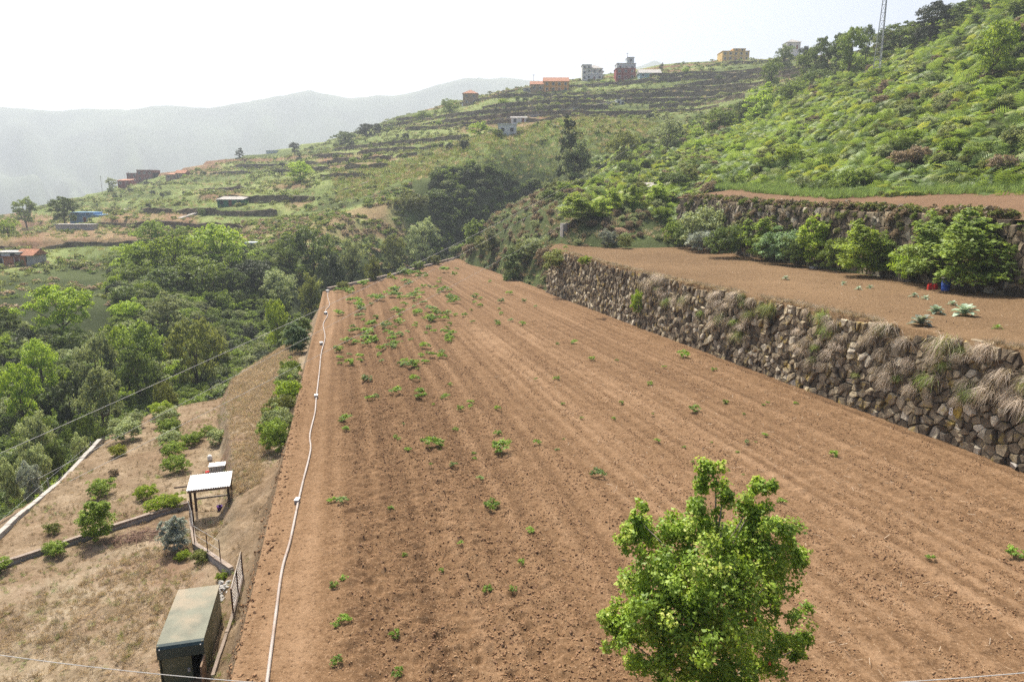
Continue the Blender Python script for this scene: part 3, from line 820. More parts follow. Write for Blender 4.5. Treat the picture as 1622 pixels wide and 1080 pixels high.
def trunk_mesh(h, r, seed, lobes=(), lean=0.1, n=7):
    rg = np.random.default_rng(seed); mb = MB(); pts = []; p = np.array([0, 0, -0.4])
    for k in range(6):
        pts.append(tuple(p)); p = p + np.array([rg.normal() * lean * h / 6, rg.normal() * lean * h / 6, (h + .4) / 5])
    mb.tube(pts, [r * (1.25 if k == 0 else 1 - .13 * k) for k in range(6)], n)
    for l in lobes:
        e = np.array(l[:3]); s0 = np.array(pts[rg.integers(2, 5)]); m = (s0 + e) / 2 + rg.normal(size=3) * .12 * h * .3 + np.array([0, 0, .05 * h])
        mb.tube([tuple(s0), tuple(m), tuple(e)], [r * .5, r * .32, r * .12], 5)
    return mb.mesh('trunk', True)

# crown shapes, per metre of plant; materials are given per object
LB = {
 'round': [(0, 0, 4.6, 2.7, 2.7, 2.2), (1.3, .6, 3.6, 1.7, 1.6, 1.5), (-1.4, -.3, 3.9, 1.6, 1.7, 1.5), (.2, -1.2, 3.3, 1.7, 1.5, 1.3), (.3, .2, 1.9, 2.2, 2.1, 1.7), (-.5, .3, 5.6, 1.5, 1.5, 1.2)],
 'broad': [(0, 0, 3.6, 3.4, 3.0, 1.9), (2.2, .4, 3.0, 1.8, 1.7, 1.4), (-2.3, .3, 3.2, 1.8, 1.7, 1.4), (.6, -1.6, 2.7, 1.8, 1.6, 1.4), (-.4, .9, 4.8, 1.6, 1.6, 1.2), (0, .2, 1.5, 2.9, 2.6, 1.4), (1.1, -.5, 4.4, 1.5, 1.5, 1.2)],
 'tall': [(0, 0, 6.2, 1.9, 1.8, 2.6), (.9, .4, 4.2, 1.6, 1.5, 1.6), (-1.0, .2, 4.6, 1.5, 1.5, 1.7), (.2, -.5, 8.0, 1.1, 1.1, 1.4), (-.3, .1, 2.8, 1.5, 1.4, 1.2), (.1, 0, 1.5, 1.3, 1.3, 1.2)],
}
PR = {}
for k, (lob, cl, per, lf) in {'round': (LB['round'], 120, 58, .24), 'broad': (LB['broad'], 135, 58, .25), 'tall': (LB['tall'], 120, 52, .24)}.items():
    for v_ in range(2):
        PR[k + str(v_)] = crown(lob, cl, per, lf, 100 + len(PR), ragged=.2)
        PR[k + str(v_) + 't'] = trunk_mesh(lob[0][2] * .9, .2, 50 + v_, lob[1:] + [tuple(np.array(lob[0][:3]) + np.array([.4, .4, 1.0]))])
for v_ in range(3):   # shrubs, about 2 m high and 2.4 m wide
    PR['shrub' + str(v_)] = crown([(0, 0, 1.0, 1.15, 1.1, .95), (.6, .2, .8, .7, .7, .7), (-.6, -.2, .75, .75, .7, .7), (0, .1, .4, 1.0, 1.0, .45)], 80, 64, .12, 140 + v_, ragged=.25)
for v_ in range(2):   # upright bush with rising shoots, 3 m high
    PR['upright' + str(v_)] = crown([(0, 0, 1.3, 1.0, .95, 1.15), (.45, .1, 2.2, .5, .5, .9), (-.4, 0, 2.1, .5, .5, .9), (.05, .2, 2.6, .45, .4, .8), (0, 0, .6, .9, .85, .6)], 140, 62, .11, 160 + v_, clump_r=(.2, .34), up=.8, ragged=.3, squash=1.2)
for v_ in range(3):   # far, coarse shrub used in great numbers
    PR['far' + str(v_)] = crown([(0, 0, .7, 1.2, 1.1, .75), (.7, .2, .5, .8, .8, .55), (-.6, -.3, .5, .8, .8, .55)], 20, 13, .42, 180 + v_, ragged=.3)

def tint_mat(o, mat):
    if len(o.data.materials) == 0: o.data.materials.append(mat)
    o.material_slots[0].link = 'OBJECT'; o.material_slots[0].material = mat
def plant_tree(proto, loc, scale, mat, label, group=None, name='tree', rz=None, bark='bark', sz=None):
    e = empty(name, tuple(loc), random.uniform(0, 6.28) if rz is None else rz, (scale, scale, sz or scale)); tag(e, label, 'tree', group)
    c = link('crown', PR[proto], None, e); tint_mat(c, L[mat])
    t = link('trunk', PR[proto + 't'], M[bark], e)
    return e
def plant_shrub(proto, loc, scale, mat, label, group=None, name='shrub', rz=None, sz=None, cat='shrub'):
    o = link(name, PR[proto], None, None, tuple(loc), (0, 0, random.uniform(0, 6.28) if rz is None else rz), (scale, scale, sz or scale))
    tint_mat(o, L[mat]); return tag(o, label, cat, group)

# ------------------------------------------------------------------ uncountable growth: instanced on points
def scatter(name, label, cat, pts, protos, scales, mat=None, tilt=0.15, seed=1, normals=None):
    """protos: list of (mesh, material); one object whose geometry nodes set a plant on every point"""
    rg = np.random.default_rng(seed); n = len(pts)
    coll = bpy.data.collections.new(name + '_plants')
    for i, (me, mt) in enumerate(protos):
        o = bpy.data.objects.new('plant_%02d' % i, me); coll.objects.link(o)
        if len(me.materials) == 0: me.materials.append(mt)
        o.material_slots[0].link = 'OBJECT'; o.material_slots[0].material = mt
    me = bpy.data.meshes.new(name); me.vertices.add(n); me.vertices.foreach_set('co', np.asarray(pts, np.float32).ravel())
    rot = np.stack([rg.normal(size=n) * tilt, rg.normal(size=n) * tilt, rg.uniform(0, 6.283, n)], -1).astype(np.float32)
    if normals is not None: rot = normals.astype(np.float32)
    a = me.attributes.new('rot', 'FLOAT_VECTOR', 'POINT'); a.data.foreach_set('vector', rot.ravel())
    a = me.attributes.new('scl', 'FLOAT', 'POINT'); a.data.foreach_set('value', np.asarray(scales, np.float32))
    a = me.attributes.new('idx', 'INT', 'POINT'); a.data.foreach_set('value', rg.integers(0, len(protos), n).astype(np.int32))
    o = link(name, me); tag(o, label, cat, kind='stuff')
    ng = bpy.data.node_groups.new(name + '_nodes', 'GeometryNodeTree')
    ng.interface.new_socket('Geometry', in_out='INPUT', socket_type='NodeSocketGeometry')
    ng.interface.new_socket('Geometry', in_out='OUTPUT', socket_type='NodeSocketGeometry')
    gi = ng.nodes.new('NodeGroupInput'); go = ng.nodes.new('NodeGroupOutput')
    ip = ng.nodes.new('GeometryNodeInstanceOnPoints'); ci = ng.nodes.new('GeometryNodeCollectionInfo')
    ci.inputs['Collection'].default_value = coll; ci.inputs['Separate Children'].default_value = True; ci.inputs['Reset Children'].default_value = True
    def named(nm, ty):
        q = ng.nodes.new('GeometryNodeInputNamedAttribute'); q.data_type = ty; q.inputs['Name'].default_value = nm; return q.outputs[0]
    ng.links.new(gi.outputs[0], ip.inputs['Points']); ng.links.new(ci.outputs[0], ip.inputs['Instance'])
    ip.inputs['Pick Instance'].default_value = True
    ng.links.new(named('idx', 'INT'), ip.inputs['Instance Index']); ng.links.new(named('rot', 'FLOAT_VECTOR'), ip.inputs['Rotation'])
    ng.links.new(named('scl', 'FLOAT'), ip.inputs['Scale']); ng.links.new(ip.outputs[0], go.inputs[0])
    md = o.modifiers.new('growth', 'NODES'); md.node_group = ng
    return o
def pts_in(n, sfun, cond, seed, zf, tries=40):
    """n random points from sampler sfun(rg, m) -> x, y that satisfy cond(x, y)"""
    rg = np.random.default_rng(seed); X, Y = [], []; got = 0
    for _ in range(tries):
        x, y = sfun(rg, n * 2); m = cond(x, y); X.append(x[m]); Y.append(y[m]); got += m.sum()
        if got >= n: break
    x, y = np.concatenate(X)[:n], np.concatenate(Y)[:n]
    return np.stack([x, y, zf(x, y)], -1)
def polar(pa, pb, d0, d1):
    """uniform over ground seen between pixel columns pa..pb and distances d0..d1"""
    def f(rg, m):
        d = np.sqrt(rg.uniform(d0 * d0, d1 * d1, m)); p = rg.uniform(pa, pb, m); return (p - 811) / F * d / .985, d
    return f
def in_poly(poly):
    P = np.array(poly, float)
    def f(x, y):
        r = np.zeros(np.shape(x), bool); j = len(P) - 1
        for i in range(len(P)):
            c = ((P[i, 1] > y) != (P[j, 1] > y)) & (x < (P[j, 0] - P[i, 0]) * (y - P[i, 1]) / (P[j, 1] - P[i, 1] + 1e-12) + P[i, 0])
            r ^= c; j = i
        return r
    return f

# ---- bracken and scrub on the near hill to the right
FERN = [fern(200 + i) for i in range(4)]
def hill_near(x, y):
    px = pix_x(x, y)
    d0 = np.interp(px, [860, 950, 1050, 1130, 1200, 1300, 1400, 1500, 1622, 1800], [115, 118, 112, 104, 94, 82, 74, 68, 62, 54])
    d1 = np.interp(px, [860, 1000, 1300, 1622, 2000], [210, 225, 300, 330, 330])
    return (y > d0) & (y < d1)
_c = lambda x, y: hill_near(x, y) & (vnoise(x * .09, y * .09, 71) > .08)
p_ = pts_in(17000, polar(900, 1900, 62, 260), _c, 81, ground)
rg = np.random.default_rng(5)
scatter('bracken', 'dense green bracken covering the hillside above the top terrace', 'bracken', p_ + [0, 0, -.1],
        [(FERN[0], L['fern']), (FERN[1], L['fern']), (FERN[2], L['fern']), (FERN[3].copy(), L['fern_y'])], rg.uniform(1.0, 2.9, len(p_)), tilt=.55)
# ---- low scrub between the ferns and on the mound
_c = lambda x, y: hill_near(x, y) & (vnoise(x * .06, y * .06, 73) > .38)
p_ = pts_in(4200, polar(860, 1900, 70, 330), _c, 82, ground)
scatter('hill_scrub', 'dark mixed scrub growing through the bracken on the right hillside', 'scrub', p_ + [0, 0, -.2],
        [(PR['shrub0'].copy(), L['mid']), (PR['shrub1'].copy(), L['olive']), (PR['shrub2'].copy(), L['mid']), (PR['shrub0'].copy(), L['dark']), (PR['shrub1'].copy(), L['scrub']), (PR['shrub2'].copy(), L['bright']), (PR['shrub0'].copy(), L['brown']), (PR['shrub1'].copy(), L['grey'])], .35 + 1.3 * rg.random(len(p_)) ** 1.6)
# ---- far terraces: scrub and grass
def far_ok(x, y):
    px = pix_x(x, y); d0 = np.interp(px, [-300, 0, 400, 640, 700, 900, 1300, 1622], [150, 150, 195, 218, 228, 228, 300, 380])
    return (y > d0 - 5) & (np.hypot(x, y) < 470)
_c = lambda x, y: far_ok(x, y) & (vnoise(x * .035, y * .05, 75) + .35 * vnoise(x * .2, y * .2, 76) > .52)
p_ = pts_in(6500, polar(-80, 1500, 150, 465), _c, 83, ground)
scatter('far_scrub', 'pale green scrub spread over the far terraced hillside', 'scrub', p_ + [0, 0, -.3],
        [(PR['far0'].copy(), L['scrub']), (PR['far1'].copy(), L['grey']), (PR['far2'].copy(), L['scrub']), (PR['far0'].copy(), L['mid']), (PR['far2'].copy(), L['scrub']), (PR['far1'].copy(), L['olive'])],
        .3 + 1.1 * rg.random(len(p_)) ** 1.8)
def mdw(x, y): px = pix_x(x, y); return (px > 540) & (px < 1040) & (y > 221) & (y < 266)
p_ = np.concatenate([pts_in(4500, polar(530, 1050, 220, 268), mdw, 98, ground), pts_in(7000, polar(-60, 1300, 150, 440), far_ok, 198, ground)])
GRF = [blades(26, 1.0, .10, .7, .4, 330 + i, .8) for i in range(2)]
scatter('meadow_grass', 'olive green meadow grass of the far hillside and terraces', 'grass', p_, [(GRF[0], L['grass']), (GRF[1], L['olive']), (GRF[0].copy(), L['olive']), (GRF[1].copy(), L['straw'])], np.random.default_rng(9).uniform(.5, 1.2, len(p_)), tilt=.3)
# ---- spur and meadow across the ravine
_c = lambda x, y: (ground(x, y) > -9) & (vnoise(x * .08, y * .08, 78) > .3)
p_ = np.concatenate([pts_in(1300, polar(330, 660, 155, 215), _c, 84, ground), pts_in(260, polar(-60, 200, 112, 175), _c, 85, ground)])
scatter('spur_scrub', 'pale yellow-green fern and grass on the spur across the ravine', 'scrub', p_ + [0, 0, -.25],
        [(PR['far0'].copy(), L['fern_y']), (PR['far1'].copy(), L['fern']), (PR['far2'].copy(), L['straw']), (PR['far0'].copy(), L['scrub'])], rg.uniform(.35, .95, len(p_)))
BANKG = [blades(60, 1.5, .05, .9, .6, 340 + i, .7) for i in range(2)]
# ---- scrub on the mound and banks at the head of the field
_c = lambda x, y: (x * TX + y * TY > 29.3) & (ground(x, y) > z2(x, y) * 0 - 6)
p_ = pts_in(4200, polar(690, 1130, 92, 190), lambda x, y: _c(x, y) & ((x * UX + y * UY > 96) | (pix_x(x, y) < 890)), 86, ground)
scatter('bank_scrub', 'dry and green scrub clothing the bank at the far corner of the field', 'scrub', p_ + [0, 0, -.15],
        [(PR['shrub0'].copy(), L['brown']), (PR['shrub1'].copy(), L['grey']), (BANKG[0], L['straw']), (BANKG[1], L['tuft']), (FERN[0].copy(), L['fern']), (BANKG[0].copy(), L['brown']), (BANKG[1].copy(), L['straw'])], rg.uniform(.3, .75, len(p_)))
# ---- dry grass of the meadow and the strip
DRY = [blades(46, .42, .022, .8, .5, 300 + i, .22) for i in range(3)]
def lzone(x, y):
    s, t = x * UX + y * UY, x * TX + y * TY
    strip = (s > 33) & (s < 78) & (t < -4.4) & (t > np.interp(s, [33, 37, 50, 57, 74], [-6, -6.3, -8.6, -9.3, -6.5]))
    mead = (s < 31.5 + (t + 8) * .75) & (t < -6.2) & (t > -16) & (s > 12)
    return strip | mead
def left_samp(rg, m): 
    s = rg.uniform(12, 78, m); t = rg.uniform(-16.2, -4.0, m); return xy(s, t)
p_ = pts_in(9000, left_samp, lambda x, y: lzone(x, y) & (vnoise(x * .5, y * .5, 91) > .25), 87, zleft)
scatter('dry_grass', 'straw-coloured dry grass on the lower meadow and strip', 'grass', p_, [(DRY[0], L['straw']), (DRY[1], L['straw']), (DRY[2], L['straw']), (DRY[1].copy(), L['straw']), (DRY[0].copy(), L['tuft'])], rg.uniform(.2, .55, len(p_)), tilt=.6)
p_ = pts_in(4500, lambda rg, m: xy(rg.uniform(33, 78, m), rg.uniform(-9.6, -4.0, m)), lambda x, y: lzone(x, y), 187, zleft)
scatter('strip_grass', 'pale golden dry grass on the strip beside the field bank', 'grass', p_, [(DRY[0].copy(), L['straw']), (DRY[1].copy(), L['straw']), (DRY[2].copy(), L['straw'])], np.random.default_rng(87).uniform(.25, .6, len(p_)), tilt=.5)
# sparse litter and stubble over the orchard floor
p_ = pts_in(2600, left_samp, lambda x, y: ~lzone(x, y), 88, zleft)
scatter('orchard_litter', 'thin dry stubble on the orchard floor', 'litter', p_, [(DRY[1].copy(), L['straw']), (DRY[2].copy(), L['brown'])], rg.uniform(.15, .4, len(p_)), tilt=.5)
p_ = pts_in(2600, left_samp, lambda x, y: vnoise(x * .35, y * .35, 191) > .5, 192, zleft)
scatter('low_weeds', 'low grey-green weeds creeping through the dry meadow and orchard', 'weeds', p_, [(DRY[0].copy(), L['olive']), (DRY[1].copy(), L['grey']), (DRY[2].copy(), L['brown'])], rg.uniform(.2, .5, len(p_)), tilt=.6)
# ---- young green crop on the top terrace
GR = [blades(30, .8, .05, .5, .35, 310 + i, .3) for i in range(3)]
_gpoly = []
for (px, d) in [(1120, 119), (1200, 100), (1300, 85), (1350, 83), (1400, 81), (1500, 74), (1622, 67), (1760, 59), (1760, 74), (1622, 84), (1500, 92), (1400, 99), (1300, 108), (1200, 120), (1130, 130)]:
    _gpoly.append(((px - 811) / F * d / .985, d))
_ing = in_poly(_gpoly)
p_ = pts_in(3800, polar(1100, 1770, 50, 132), _ing, 89, lambda x, y: np.array([z3(a, b) for a, b in zip(x, y)]))
scatter('green_crop', 'band of young green crop along the back of the top terrace', 'crop', p_, [(g, L['grass']) for g in GR], rg.uniform(.6, 1.25, len(p_)))
# ---- clods of earth on the field
def clod_mesh(seed):
    rg = np.random.default_rng(seed); v = unit(rg.normal(size=(10, 3))) * rg.uniform(.6, 1.1, (10, 1)) * [1, .85, .65]
    import bmesh
    bm = bmesh.new()
    for q in v: bm.verts.new(q)
    r = bmesh.ops.convex_hull(bm, input=bm.verts); me = bpy.data.meshes.new('clod'); bm.to_mesh(me); bm.free(); return me
M['clod'] = soil('clod_soil', lin(.15, .09, .055), lin(.27, .165, .1), lin(.36, .235, .15), lin(.45, .35, .25), 0)
M['clod_pale'] = plain('pale_clod_earth', lin(.3, .2, .115), 1.0, .35, 1.2, 0, .05)
M['clod_plain'] = plain('clod_earth', lin(.27, .165, .092), 1.0, .35, 1.2, 0, .05)
CL = [clod_mesh(i) for i in range(4)]
def clod_samp(rg, m):
    s = 9 + 62 * rg.random(m) ** 1.7; t = rg.uniform(-1.0, 29, m); return xy(s, t)
def clod_c(x, y):
    s, t = st(x, y); r = vnoise(s * 1.7, t * 1.7, 5)
    den = .42 + .6 * ((t > .5) & (t < 9)) * (.5 + .5 * np.cos(2 * math.pi * t / 2.05 + .6)) + .2 * fbm(s * .2, t * .2, 9)
    return r < den * .9
p_ = pts_in(110000, clod_samp, clod_c, 90, zf_real)
scatter('soil_clods', 'clods of turned earth strewn over the ploughed field', 'clods', p_ + [0, 0, .004], [(c, M['clod_plain']) for c in CL] + [(CL[0].copy(), M['clod_pale'])], .014 + .05 * np.random.default_rng(4).random(len(p_)) ** 3.5, tilt=1)
p_ = pts_in(14000, lambda rg, m: xy(9 + 45 * rg.random(m) ** 1.4, rg.uniform(0, 29, m)), lambda x, y: vnoise((x * TX + y * TY) / .5, (x * UX + y * UY) * .25, 64) + .35 * (1 - sstep(6, 13, x * TX + y * TY)) > .74, 190, zf_real)
scatter('large_clods', 'bigger lumps of earth lying in bands along the furrows', 'clods', p_, [(CL[1].copy(), M['clod_plain']), (CL[2].copy(), M['clod_plain']), (CL[3].copy(), M['clod'])], .03 + .06 * np.random.default_rng(41).random(len(p_)) ** 2, tilt=1)
# clods and stones along the broken edge of the field
def edge_samp(rg, m):
    s = rg.uniform(12, 50, m); t = -3.35 + rg.normal(size=m) * .34; return xy(s, t)
p_ = pts_in(1300, edge_samp, lambda x, y: x < 99, 91, lambda x, y: np.maximum(zleft(x, y), -99))
scatter('edge_clods', 'crumbling clods along the left edge of the ploughed field', 'clods', p_, [(c.copy(), M['clod_plain']) for c in CL], .02 + .09 * np.random.default_rng(6).random(len(p_)) ** 2, tilt=1)
p_ = pts_in(9000, lambda rg, m: xy(rg.uniform(14, 100, m), rg.uniform(29.6, 54, m)), lambda x, y: (x * TX + y * TY < np.interp(x * UX + y * UY, _bs[np.argsort(_bs)], _bt[np.argsort(_bs)]) + .3), 99, z2)
scatter('terrace_crumbs', 'crumbs of earth and small stones on the upper terrace', 'clods', p_ + [0, 0, -.01], [(CL[0].copy(), M['clod_pale']), (CL[1].copy(), M['clod_pale']), (DRY[2].copy(), L['straw'])], .02 + .06 * np.random.default_rng(14).random(len(p_)) ** 3, tilt=.6)
STRAW = [new_mesh('straw', [(-.5, -.03, 0), (.5, -.03, .05), (.5, .03, .05), (-.5, .03, 0)], [(0, 1, 2, 3)], tint=[.7] * 4)]
p_ = np.concatenate([pts_in(1100, lambda rg, m: xy(8 + 40 * rg.random(m), rg.uniform(10, 29, m)), lambda x, y: x < 99, 92, zf_field),
                     pts_in(500, lambda rg, m: xy(rg.uniform(20, 90, m), rg.uniform(30, 46, m)), lambda x, y: x < 34, 93, z2)])
scatter('straw_bits', 'scattered bits of pale straw on the soil', 'straw', p_ + [0, 0, .05], [(STRAW[0], L['straw'])], rg.uniform(.08, .3, len(p_)), tilt=.2)
# ------------------------------------------------------------------ far dry-stone terrace walls along the risers
def far_walls():
    walls = []
    lo, hi = int(_n0[TMASK > .5].min()), int(_n0[TMASK > .5].max())
    for lev in range(lo, hi + 1):
        run = []
        for i in range(len(AZ)):
            q = np.where(TMASK[i] > .6, _qz[i], np.nan)
            k = np.where((q[:-1] < lev) & (q[1:] >= lev))[0]
            k = k[0] if len(k) else None
            if k is not None and run and abs(RR[k] - run[-1][1]) > 7: walls.append((lev, run)); run = []
            if k is None:
                if run: walls.append((lev, run)); run = []
                continue
            fr = (lev - q[k]) / (q[k + 1] - q[k]); r = RR[k] + fr * (RR[k + 1] - RR[k])
            p = 811 + F * math.tan(AZ[i]) * .985
            if -60 < p < 1350 and r < 440: run.append((i, r))
            elif run: walls.append((lev, run)); run = []
        if run: walls.append((lev, run))
    cut = []
    for lev, run in walls:      # keep only the stretches where the terrace edge really steps
        cur = []
        for (i, r) in run:
            ok = _tpatch[i, min(np.searchsorted(RR, r + .5), len(RR) - 1)] > .4
            if ok: cur.append((i, r))
            elif cur: cut.append((lev, cur)); cur = []
        if cur: cut.append((lev, cur))
    walls = [w for w in cut if len(w[1]) >= 12]
    rg = np.random.default_rng(77); out = []
    for lev, run in walls:
        V, T = [], []; n = len(run)
        gap = vnoise(np.arange(n) * .12 + lev * 9.1, np.full(n, lev * 3.3), 15)
        for j, (i, r) in enumerate(run):
            a = AZ[i]; x, y = math.sin(a) * (r - .35), math.cos(a) * (r - .35)
            zb = float(ground(math.sin(a) * (r - 2.2), math.cos(a) * (r - 2.2))) - .4; zt = float(ground(math.sin(a) * (r + 2.0), math.cos(a) * (r + 2.0))) + .1
            h = (zt - zb) * (0.72 + .28 * sstep(.18, .4, gap[j]))
            ux, uy = x / r, y / r
            for f, dd in ((0, -.25), (.25, -.18), (.5, -.1), (.75, -.05), (1.0, 0), (1.0, .7), (0, .7)):
                jx = rg.uniform(-.1, .1)
                V.append((x + ux * (dd + jx), y + uy * (dd + jx), zb + h * f + (rg.uniform(-.15, .25) if f == 1 else 0))); T.append(rg.random() * .8)
        Fc = []
        for j in range(n - 1):
            for k in range(7): Fc.append((j * 7 + k, (j + 1) * 7 + k, (j + 1) * 7 + (k + 1) % 7, j * 7 + (k + 1) % 7))
        V = np.array(V); c = V[len(V) // 2].copy()
        o = link('terrace_wall', new_mesh('terrace_wall', V - c, Fc, tint=T), M['stone_far'], loc=tuple(c))
        tag(o, 'long dark dry stone terrace wall on the far hillside', 'wall', 'terrace walls on the far hillside', 'thing'); out.append(o)
    return out
FARW = far_walls()
for w_ in (lower_wall, back_wall): w_['kind'] = 'thing'

# ------------------------------------------------------------------ buildings
M['glass'] = plain('window_glass', lin(.03, .035, .04), 0.25, 0.3, 1, 0, 0.5)
M['tile'] = plain('roof_tile', lin(.33, .15, .085), 0.85, 0.35, 2.0, 0.03)
M['concrete'] = plain('concrete', lin(.34, .32, .29), 0.9, 0.25, 1.5, 0.01, dirt=lin(.22, .2, .17))
def paint(name, c, dirt=None): M[name] = plain(name + '_wall', lin(*c), 0.85, 0.12, 0.8, 0, dirt=dirt); return M[name]
for nm, c in {'p_white': (.72, .71, .68), 'p_tan': (.36, .25, .15), 'p_orange': (.62, .30, .08), 'p_yellow': (.62, .42, .15), 'p_maroon': (.26, .055, .045), 'p_brown': (.22, .075, .06), 'p_blue': (.2, .36, .56), 'p_pale': (.5, .56, .58), 'p_green': (.06, .19, .12), 'p_terra': (.5, .22, .13), 'p_grey': (.36, .35, .33), 'p_aqua': (.3, .42, .46)}.items(): paint(nm, c)
def building(name, label, px, py, d, wpx, hpx, depth, wall, blocks=None, roof='flat', rows=2, cols=3, rz=0.0, door=True, roofmat='tile', cat='house', zf=None, wincol='glass', frame='p_white'):
    """blocks: list of (x0, x1, h0, h1) as fractions of the width and height"""
    w = wpx * d / F; h = hpx * d / F
    p = at(px, py, d); q = cast(px, py, ground, d * .8, d * 1.15)
    if q is not None and q[1] > d * .81: p = q; w = wpx * p[1] / F; h = hpx * p[1] / F
    zg = p[2]
    e = empty(name, (p[0], p[1], zg), rz); tag(e, label, cat)
    blocks = blocks or [(-.5, .5, 0, 1, roof)]
    for bi, b in enumerate(blocks):
        x0, x1, h0, h1 = b[0] * w, b[1] * w, b[2] * h, b[3] * h; rf = b[4] if len(b) > 4 else 'flat'; wm = b[5] if len(b) > 5 else wall
        dy = depth * (1 if bi == 0 else .8); yo = (0.15 if bi else 0)
        MB().box(x0, x1, yo, yo + dy, h0 - (4.0 if h0 == 0 else 0), h1).build('wall', M[wm], e)
        if rf == 'flat':
            r = MB().box(x0 - .2, x1 + .2, yo - .2, yo + dy + .2, h1, h1 + .3).build('roof', M['p_grey' if roofmat == 'tile' else roofmat], e)
        elif rf == 'hip':
            o = .5; rh = min(dy, x1 - x0) * .3; cx = (x0 + x1) / 2; k = max((x1 - x0) - dy, 0) / 2
            MB().add([(x0 - o, yo - o, h1), (x1 + o, yo - o, h1), (x1 + o, yo + dy + o, h1), (x0 - o, yo + dy + o, h1), (cx - k, yo + dy / 2, h1 + rh), (cx + k, yo + dy / 2, h1 + rh)],
                     [(0, 1, 5, 4), (1, 2, 5), (2, 3, 4, 5), (3, 0, 4), (0, 3, 2, 1)]).build('roof', M[roofmat], e)
        elif rf == 'gable':
            o = .4; rh = dy * .28
            MB().add([(x0 - o, yo - o, h1), (x1 + o, yo - o, h1), (x1 + o, yo + dy + o, h1), (x0 - o, yo + dy + o, h1), (x0 - o, yo + dy / 2, h1 + rh), (x1 + o, yo + dy / 2, h1 + rh)],
                     [(0, 1, 5, 4), (1, 2, 5), (2, 3, 4, 5), (3, 0, 4), (0, 3, 2, 1)]).build('roof', M[roofmat], e)
        elif rf == 'shed':
            o = .3
            MB().add([(x0 - o, yo - o, h1), (x1 + o, yo - o, h1), (x1 + o, yo + dy + o, h1 + .9), (x0 - o, yo + dy + o, h1 + .9), (x0 - o, yo - o, h1 + .15), (x1 + o, yo - o, h1 + .15), (x1 + o, yo + dy + o, h1 + 1.05), (x0 - o, yo + dy + o, h1 + 1.05)],
                     [(0, 3, 2, 1), (4, 5, 6, 7), (0, 1, 5, 4), (1, 2, 6, 5), (2, 3, 7, 6), (3, 0, 4, 7)]).build('roof', M[roofmat], e)
        nr = max(1, round((h1 - h0) / 3.1)) if rows else 0; nc = max(1, round((x1 - x0) / 3.4)) if cols else 0
        for r in range(nr):
            for c in range(nc):
                wx = x0 + (x1 - x0) * (c + .5) / nc; wz = h0 + (h1 - h0) * (r + .55) / nr
                isd = door and r == 0 and h0 == 0 and c == nc // 2 and bi == 0
                ww, wh = (.55, 1.05) if isd else (.6, .62)
                if isd: wz = h0 + 1.05
                f = MB()
                for (a, b2, c2, d2) in ((-ww - .12, -ww, -wh - .12, wh + .12), (ww, ww + .12, -wh - .12, wh + .12), (-ww, ww, wh, wh + .12), (-ww, ww, -wh - .12, -wh)):
                    f.box(wx + a, wx + b2, yo - .08, yo + .05, wz + c2, wz + d2)
                q = f.build('door' if isd else 'window', M[frame], e)
                MB().box(wx - ww, wx + ww, yo - .03, yo + .04, wz - wh, wz + wh).build('panel' if isd else 'pane', M['p_brown'] if isd else M[wincol], q)
    return e
building('house', 'small tan house with orange hipped roof at the left end of the ridge', 745, 166, 396, 22, 16, 8, 'p_tan', [(-.5, .5, 0, 1, 'hip'), (-.6, .6, -.25, .12, 'flat', 'p_white')], door=False)
building('house', 'long orange ridge house with tiled roofs and grey lower annex', 868, 146, 405, 62, 15, 10, 'p_orange', [(-.1, .5, 0, 1.0, 'gable'), (-.42, -.1, 0, .72, 'gable', 'p_tan'), (-.6, -.42, 0, .35, 'flat', 'p_grey')])
building('house', 'white three-storey house with balconies on the ridge', 938, 128, 415, 30, 22, 9, 'p_white', [(-.3, .5, 0, .78, 'hip'), (-.5, -.05, 0, 1.0, 'flat'), (-.3, .58, .30, .34, 'flat'), (-.3, .58, .55, .59, 'flat')], roofmat='p_grey')
building('house', 'dark red block house with two upper windows on the ridge', 991, 127, 412, 29, 16, 9, 'p_maroon', [(-.5, .5, 0, 1, 'flat')], roofmat='p_maroon')
building('house', 'pale white house with square roof tower behind the red house', 992, 113, 432, 28, 14, 9, 'p_pale', [(-.5, .5, 0, .75, 'flat'), (.05, .4, .75, 1.35, 'flat')], door=False)
building('house', 'low pale blue house with grey gabled roof right of the red house', 1030, 124, 420, 32, 9, 9, 'p_aqua', [(-.5, .5, 0, .8, 'gable')], roofmat='p_grey')
building('house', 'square yellow flat-roofed house alone on the skyline', 1165, 97, 440, 40, 15, 11, 'p_yellow', [(-.5, .5, 0, .9, 'flat'), (-.1, .35, .9, 1.12, 'flat')], roofmat='p_yellow')
building('house', 'white house half hidden by trees on the skyline right of the yellow house', 1257, 78, 445, 20, 12, 8, 'p_white', [(-.5, .5, 0, .8, 'hip')], roofmat='p_grey')
building('house', 'plain white two-part farm building on the middle of the far slope', 805, 216, 264, 28, 20, 6, 'p_white', [(-.55, .45, 0, .85, 'flat')], door=False, roofmat='p_white')
building('house', 'small white hut with low roof just above the white farm building', 822, 196, 278, 24, 9, 5, 'p_white', [(-.5, .5, 0, .9, 'shed')], roofmat='p_grey')
building('hut', 'tiny whitish ruin between the terrace walls below the ridge houses', 982, 166, 335, 11, 8, 4, 'p_white', [(-.5, .2, 0, .8, 'flat'), (.2, .5, 0, .5, 'flat')], door=False, cat='hut', roofmat='p_white')
building('house', 'dark red-brown unfinished house with many openings on the left ridge', 222, 288, 415, 40, 17, 10, 'p_brown', [(-.1, .5, 0, 1, 'flat'), (-.5, -.1, 0, .72, 'flat'), (.3, .5, 0, .8, 'flat')], roofmat='p_brown', frame='p_pale')
building('house', 'low red annex stepping down left of the dark red-brown house', 196, 294, 410, 18, 8, 7, 'p_maroon', [(-.5, .5, 0, .9, 'shed')], roofmat='tile')
